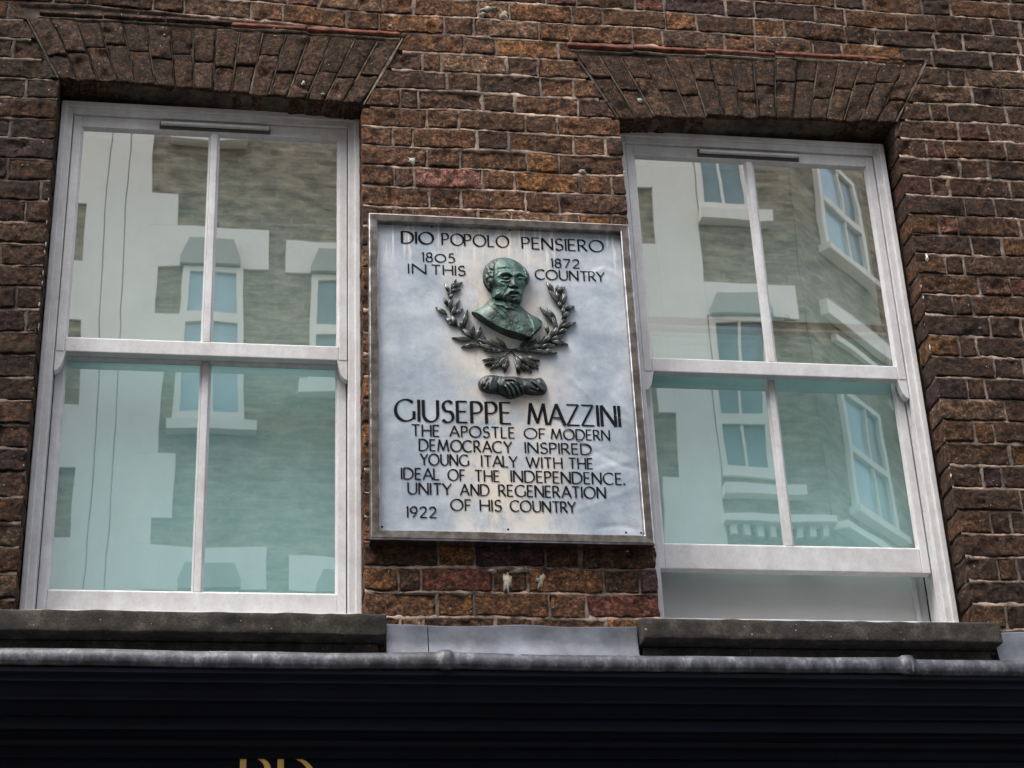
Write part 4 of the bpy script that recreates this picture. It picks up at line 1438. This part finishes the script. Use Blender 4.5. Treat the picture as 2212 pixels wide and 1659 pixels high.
def stem(pts, r):
    P = np.array([zb_xz(a, b) for a, b in pts])
    t = np.linspace(0, len(P) - 1, 50)
    X = np.interp(t, range(len(P)), P[:, 0]); Z = np.interp(t, range(len(P)), P[:, 1])
    V = []
    for i in range(50):
        dx, dz = (X[min(i + 1, 49)] - X[max(i - 1, 0)]), (Z[min(i + 1, 49)] - Z[max(i - 1, 0)])
        L = math.hypot(dx, dz) or 1
        for a in np.linspace(0, 2 * math.pi, 7)[:-1]:
            V.append((X[i] - dz / L * r * math.cos(a), YP - 0.005 - r * math.sin(a), Z[i] + dx / L * r * math.cos(a)))
    F = [(i * 6 + j, (i + 1) * 6 + j, (i + 1) * 6 + (j + 1) % 6, i * 6 + (j + 1) % 6) for i in range(49) for j in range(6)]
    wr.add(V, F)


stem([(850, 1120), (700, 1095), (530, 1040), (400, 960), (290, 850), (235, 720), (225, 600), (235, 500), (265, 420)], 0.0030)
stem([(840, 1120), (1000, 1100), (1150, 1060), (1290, 960), (1370, 840), (1385, 700), (1360, 600), (1310, 500)], 0.0030)
stem([(850, 1115), (740, 1200), (690, 1270)], 0.0030)
stem([(840, 1115), (900, 1220), (940, 1290)], 0.0030)
LV = [  # u, v, angle, length(px), width factor
 (245, 480, 70, 110, 1), (240, 470, 38, 115, 1), (225, 520, 105, 95, .9), (230, 500, 20, 90, .8), (228, 560, 95, 70, .8), (222, 590, 60, 70, .8),
 (215, 660, 112, 90, 1), (230, 700, 85, 130, 1), (245, 720, 55, 140, 1.0), (205, 740, 148, 110, 1.1), (260, 740, 30, 100, .9), (250, 760, 72, 110, .9),
 (270, 840, 135, 85, 1), (300, 870, 110, 110, 1.1), (330, 880, 70, 100, 1), (355, 900, 80, 200, 1.15), (370, 910, 100, 120, 1), (285, 850, 160, 70, 1),
 (440, 1010, 170, 150, 1.1), (460, 1000, 135, 130, 1.1), (470, 990, 100, 160, 1.1), (500, 1000, 78, 120, 1.1), (530, 1055, 192, 150, 1.2), (520, 1040, 120, 150, 1.0),
 (640, 1090, 160, 110, 1.1), (700, 1090, 150, 180, 1.25), (720, 1110, 168, 170, 1.2), (750, 1120, 140, 180, 1.2), (770, 1120, 182, 160, 1.1), (800, 1120, 160, 170, 1.1), (800, 1110, 130, 130, 1.1),
 (740, 1190, 190, 150, 1.2), (760, 1190, 215, 150, 1.1), (790, 1170, 240, 140, 1.1), (800, 1180, 262, 130, 1.0), (720, 1230, 232, 110, 1.0), (700, 1220, 205, 110, 1.0), (760, 1240, 268, 90, .9),
 (880, 1180, 300, 150, 1.2), (900, 1170, 320, 170, 1.2), (930, 1180, 335, 160, 1.1), (880, 1210, 282, 130, 1.1), (930, 1230, 312, 130, 1.0), (960, 1210, 330, 140, 1.0), (900, 1250, 270, 90, .9), (990, 1180, 345, 110, 1),
 (880, 1120, 20, 180, 1.2), (900, 1120, 2, 200, 1.2), (910, 1100, 42, 170, 1.2), (950, 1110, 12, 180, 1.2), (990, 1090, 35, 190, 1.25), (1020, 1120, -6, 190, 1.2), (1050, 1080, 55, 120, 1.1),
 (1120, 1090, 10, 150, 1.2), (1130, 1070, 40, 160, 1.2), (1160, 1120, -2, 110, 1.2), (1200, 1030, 60, 150, 1.1), (1220, 1030, 30, 160, 1.2), (1240, 1030, -8, 140, 1.1), (1270, 1000, 80, 130, 1.1),
 (1300, 960, 30, 150, 1.1), (1310, 940, 100, 170, 1.1), (1330, 900, 55, 140, 1.1), (1340, 880, 20, 140, 1.1), (1220, 960, 105, 110, 1), (1290, 850, 130, 190, 1.15), (1310, 830, 118, 150, 1), (1360, 800, 50, 120, 1.1), (1370, 780, 85, 110, 1.0), (1290, 870, 112, 140, 1),
 (1370, 700, 110, 90, 1), (1375, 690, 20, 100, 1.2), (1345, 660, 118, 190, 1.3), (1370, 650, 70, 130, 1.1), (1390, 640, 85, 120, 1.1), (1350, 640, 100, 130, 1.1),
 (1290, 510, 125, 110, 1.2), (1320, 510, 80, 70, .9), (1340, 510, 42, 80, .9), (1320, 530, 60, 90, .9)]
lr = random.Random(4)
for (u, v, a, L, wf) in LV:
    leaf(u, v, a + lr.uniform(-4, 4), L * 0.00043, 0.0086 * wf, lr.uniform(0.006, 0.013), lr.uniform(-0.004, 0.004))
wr.build("laurel_wreath", M_BRONZE_D, plq, smooth=True, fix=True)

# ------------------------------------------------------------------ gold letters on the fascia (their tops show)
def gstroke(pts, W, k, nib=0.0, lo=0.22):
    stroke(gl, pts, lambda q: (q[0], q[1]), W, nib, -0.1035 - 0.0001 * k, 0.003, lo)
ZT, HL = 3.196, 0.125
for n_, (lx, wtot) in enumerate(((0.655, 0.100), (0.762, 0.122))):
    gl = MB()
    sx_ = lx + 0.022
    gstroke([(sx_, ZT - HL), (sx_, ZT)], 0.018, 0 + 4 * n_)
    gstroke([(lx, ZT - 0.002), (lx + 0.045, ZT - 0.002)], 0.02, 1 + 4 * n_)
    gstroke([(lx, ZT - HL), (lx + 0.045, ZT - HL)], 0.02, 2 + 4 * n_)
    hb = HL * 0.53 if n_ == 0 else HL
    r = hb / 2
    xr = lx + wtot
    kx = min(lx + 0.05, xr - 0.03)
    pts = [(sx_, ZT - 0.002), (kx, ZT - 0.002)] + [(kx + (xr - kx - 0.008) * math.sin(a), ZT - 0.002 - r + r * math.cos(a)) for a in np.linspace(0, math.pi, 24)[1:]] + [(sx_, ZT - 0.002 - 2 * r)]
    gstroke(pts, 0.018, 3 + 4 * n_)
    gl.build("gold_letter", M_GOLD, shop)

# ------------------------------------------------------------------ buildings across the street (mirrored in the panes)
YB = -9.0
opp = thing("rendered_house", (1.0, YB, 0.1), "yellow brick house with white rendered quoins and hooded windows, mirrored in the panes", "building")
m = MB()
m.box(-11, 5.93, YB - 7, YB, 0.1, 12.7, 0)
m.build("wall", M_OPPBRICK, opp)
rd = MB()
y1 = YB + 0.03
GRV = 0.008
for (a, b) in ((-0.66, -0.50 - GRV), (-0.50, -0.33 - GRV), (-0.33, -0.14)):
    rd.box(a, b, YB - 0.01, y1, 3.6, 12.2)
for (z0, z1) in ((11.07, 12.2), (9.87, 10.47), (8.49, 9.1), (7.2, 7.85), (5.9, 6.5)):
    rd.box(-1.05, -0.66, YB - 0.01, y1 - 0.002, z0, z1)
for (z0, z1, x) in ((10.87, 11.20, 0.09), (10.46, 10.868, 0.94), (9.98, 10.458, -0.045), (9.462, 9.978, 0.175), (8.652, 9.46, 0.055), (8.04, 8.65, 0.21), (7.792, 8.038, 0.03), (7.40, 7.79, 0.98), (6.9, 7.398, -0.04), (3.6, 6.898, 0.1)):
    rd.box(-0.14, x, YB - 0.01, y1 - 0.001, z0, z1)
rd.box(1.08, 2.2, YB - 0.01, y1, 10.44, 10.77)
rd.box(1.16, 2.2, YB - 0.01, y1, 7.40, 7.72)
for (a, b, za, zb_) in ((4.57, 4.96, 3.6, 12.3), (4.42, 4.569, 9.18, 10.90), (4.37, 4.569, 11.54, 12.3), (4.40, 4.569, 3.6, 8.54), (4.961, 5.86, 10.18, 10.52)):
    rd.box(a, b, YB - 0.01, y1, za, zb_)
rd.build("white_render", M_RENDER, opp)
for (a, b, z0, z1) in ((0.13, 0.72, 10.46, 10.71), (1.29, 1.88, 10.42, 10.66), (0.26, 0.77, 7.40, 7.62), (1.40, 1.95, 7.38, 7.58), (4.98, 5.60, 10.16, 10.38)):
    hd = MB()
    hd.prism([(a, z0), (b, z0), (b, z0 + 0.06), (b - 0.07, z1), (a + 0.06, z1), (a, z0 + 0.07)], YB + 0.10, YB - 0.01)
    hd.build("hood_mould", M_HOOD, opp)


def far_window(a, b, z0, z1, rail, bar, silld, gm, rot=None):
    w = MB(); fw = 0.055
    w.box(a, a + fw, YB + 0.005, YB + 0.05, z0, z1); w.box(b - fw, b, YB + 0.005, YB + 0.05, z0, z1)
    w.box(a + fw, b - fw, YB + 0.005, YB + 0.05, z1 - fw, z1); w.box(a + fw, b - fw, YB + 0.005, YB + 0.05, z0, z0 + 0.10)
    if rail: w.box(a + fw, b - fw, YB + 0.005, YB + 0.055, rail - 0.05, rail + 0.05)
    if bar: w.box(bar - 0.012, bar + 0.012, YB + 0.006, YB + 0.045, z0 + 0.1, z1 - fw)
    if silld: w.box(silld[0], silld[1], YB - 0.01, YB + 0.13, silld[2], silld[3])
    o = w.build("window", M_RENDER, opp)
    p = MB(); p.box(a + fw - .002, b - fw + .002, YB + 0.004, YB + 0.02, z0 + 0.05, z1 - 0.03)
    p.build("pane", gm, o)


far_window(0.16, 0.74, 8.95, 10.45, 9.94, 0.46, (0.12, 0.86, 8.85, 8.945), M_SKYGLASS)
far_window(0.10, 0.70, 11.84, 12.6, None, None, (0.02, 0.72, 11.755, 11.835), M_OPPGLASS)
far_window(1.30, 1.90, 9.38, 10.41, 9.86, 1.55, (1.22, 2.0, 9.24, 9.378), M_OPPGLASS)
far_window(0.28, 0.76, 5.9, 7.395, 6.6, None, (0.2, 0.84, 5.8, 5.895), M_OPPGLASS)
far_window(1.42, 1.94, 5.9, 7.375, 6.6, None, (1.3, 2.05, 5.8, 5.895), M_OPPGLASS)
far_window(4.97, 5.47, 11.27, 12.3, None, 5.21, (4.962, 5.69, 11.15, 11.268), M_OPPGLASS)
far_window(4.97, 5.50, 8.55, 10.15, 9.14, 5.23, (4.962, 5.68, 8.35, 8.45), M_OPPGLASS)
cn = MB()
cn.box(4.93, 5.93, YB - 0.01, YB + 0.16, 8.075, 8.145)
for i in range(8):
    cn.box(5.0 + i * 0.115, 5.055 + i * 0.115, YB - 0.01, YB + 0.09, 7.97, 8.07)
cn.build("dentil_cornice", M_RENDER, opp)

# the wing turning away down the side street
wing = thing("corner_house", (5.95, YB, 0.1), "brick house with tall sash windows on an angled corner, mirrored in the partly open window", "building")
ca, sa = math.cos(R_(45)), math.sin(R_(45))


class MBW(MB):
    """local s along the wing front, n out of it, z up"""
    def b(self, s0, s1, n0, n1, z0, z1):
        V = [(5.94 + s * ca + n_ * sa, YB - s * sa + n_ * ca, z) for s in (s0, s1) for n_ in (n0, n1) for z in (z0, z1)]
        self.add(V, [(0, 1, 3, 2), (4, 6, 7, 5), (0, 4, 5, 1), (2, 3, 7, 6), (0, 2, 6, 4), (1, 5, 7, 3)])


m = MBW(); m.b(0, 12, -6, 0, 0.1, 12.9)
m.build("wall", M_OPPBRICK, wing)
m = MBW(); m.b(0.30, 6, 0.002, 0.08, 10.36, 10.52); m.b(0.0, 6, 0.002, 0.16, 8.06, 8.13); m.b(0.45, 6, 0.002, 0.05, 10.16, 10.22)
m.build("string_course", M_RENDER, wing)
for (z0, z1) in ((8.42, 9.72), (11.16, 12.35)):
    w = MBW(); a, b_ = 0.46, 1.36
    zm = (z0 + z1) / 2 - 0.02
    w.b(a, a + .07, .004, .06, z0, z1); w.b(b_ - .07, b_, .004, .06, z0, z1)
    w.b(a + .07, b_ - .07, .004, .06, z0, z0 + .07); w.b(a + .07, b_ - .07, .004, .06, z1 - .06, z1); w.b(a + .07, b_ - .07, .004, .065, zm - .035, zm + .035)
    w.b(a + .52, a + .55, .005, .05, z0 + .07, zm - .035); w.b(a + .52, a + .55, .005, .05, zm + .035, z1 - .06)
    w.b(a - .06, b_ + .06, .002, .12, z0 - .07, z0 - .002)
    o = w.build("window", M_RENDER, wing)
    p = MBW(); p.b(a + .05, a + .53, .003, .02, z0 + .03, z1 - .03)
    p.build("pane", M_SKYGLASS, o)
    p = MBW(); p.b(a + .535, b_ - .05, .003, .02, z0 + .03, z1 - .03)
    p.build("pane", M_OPPGLASS, o)
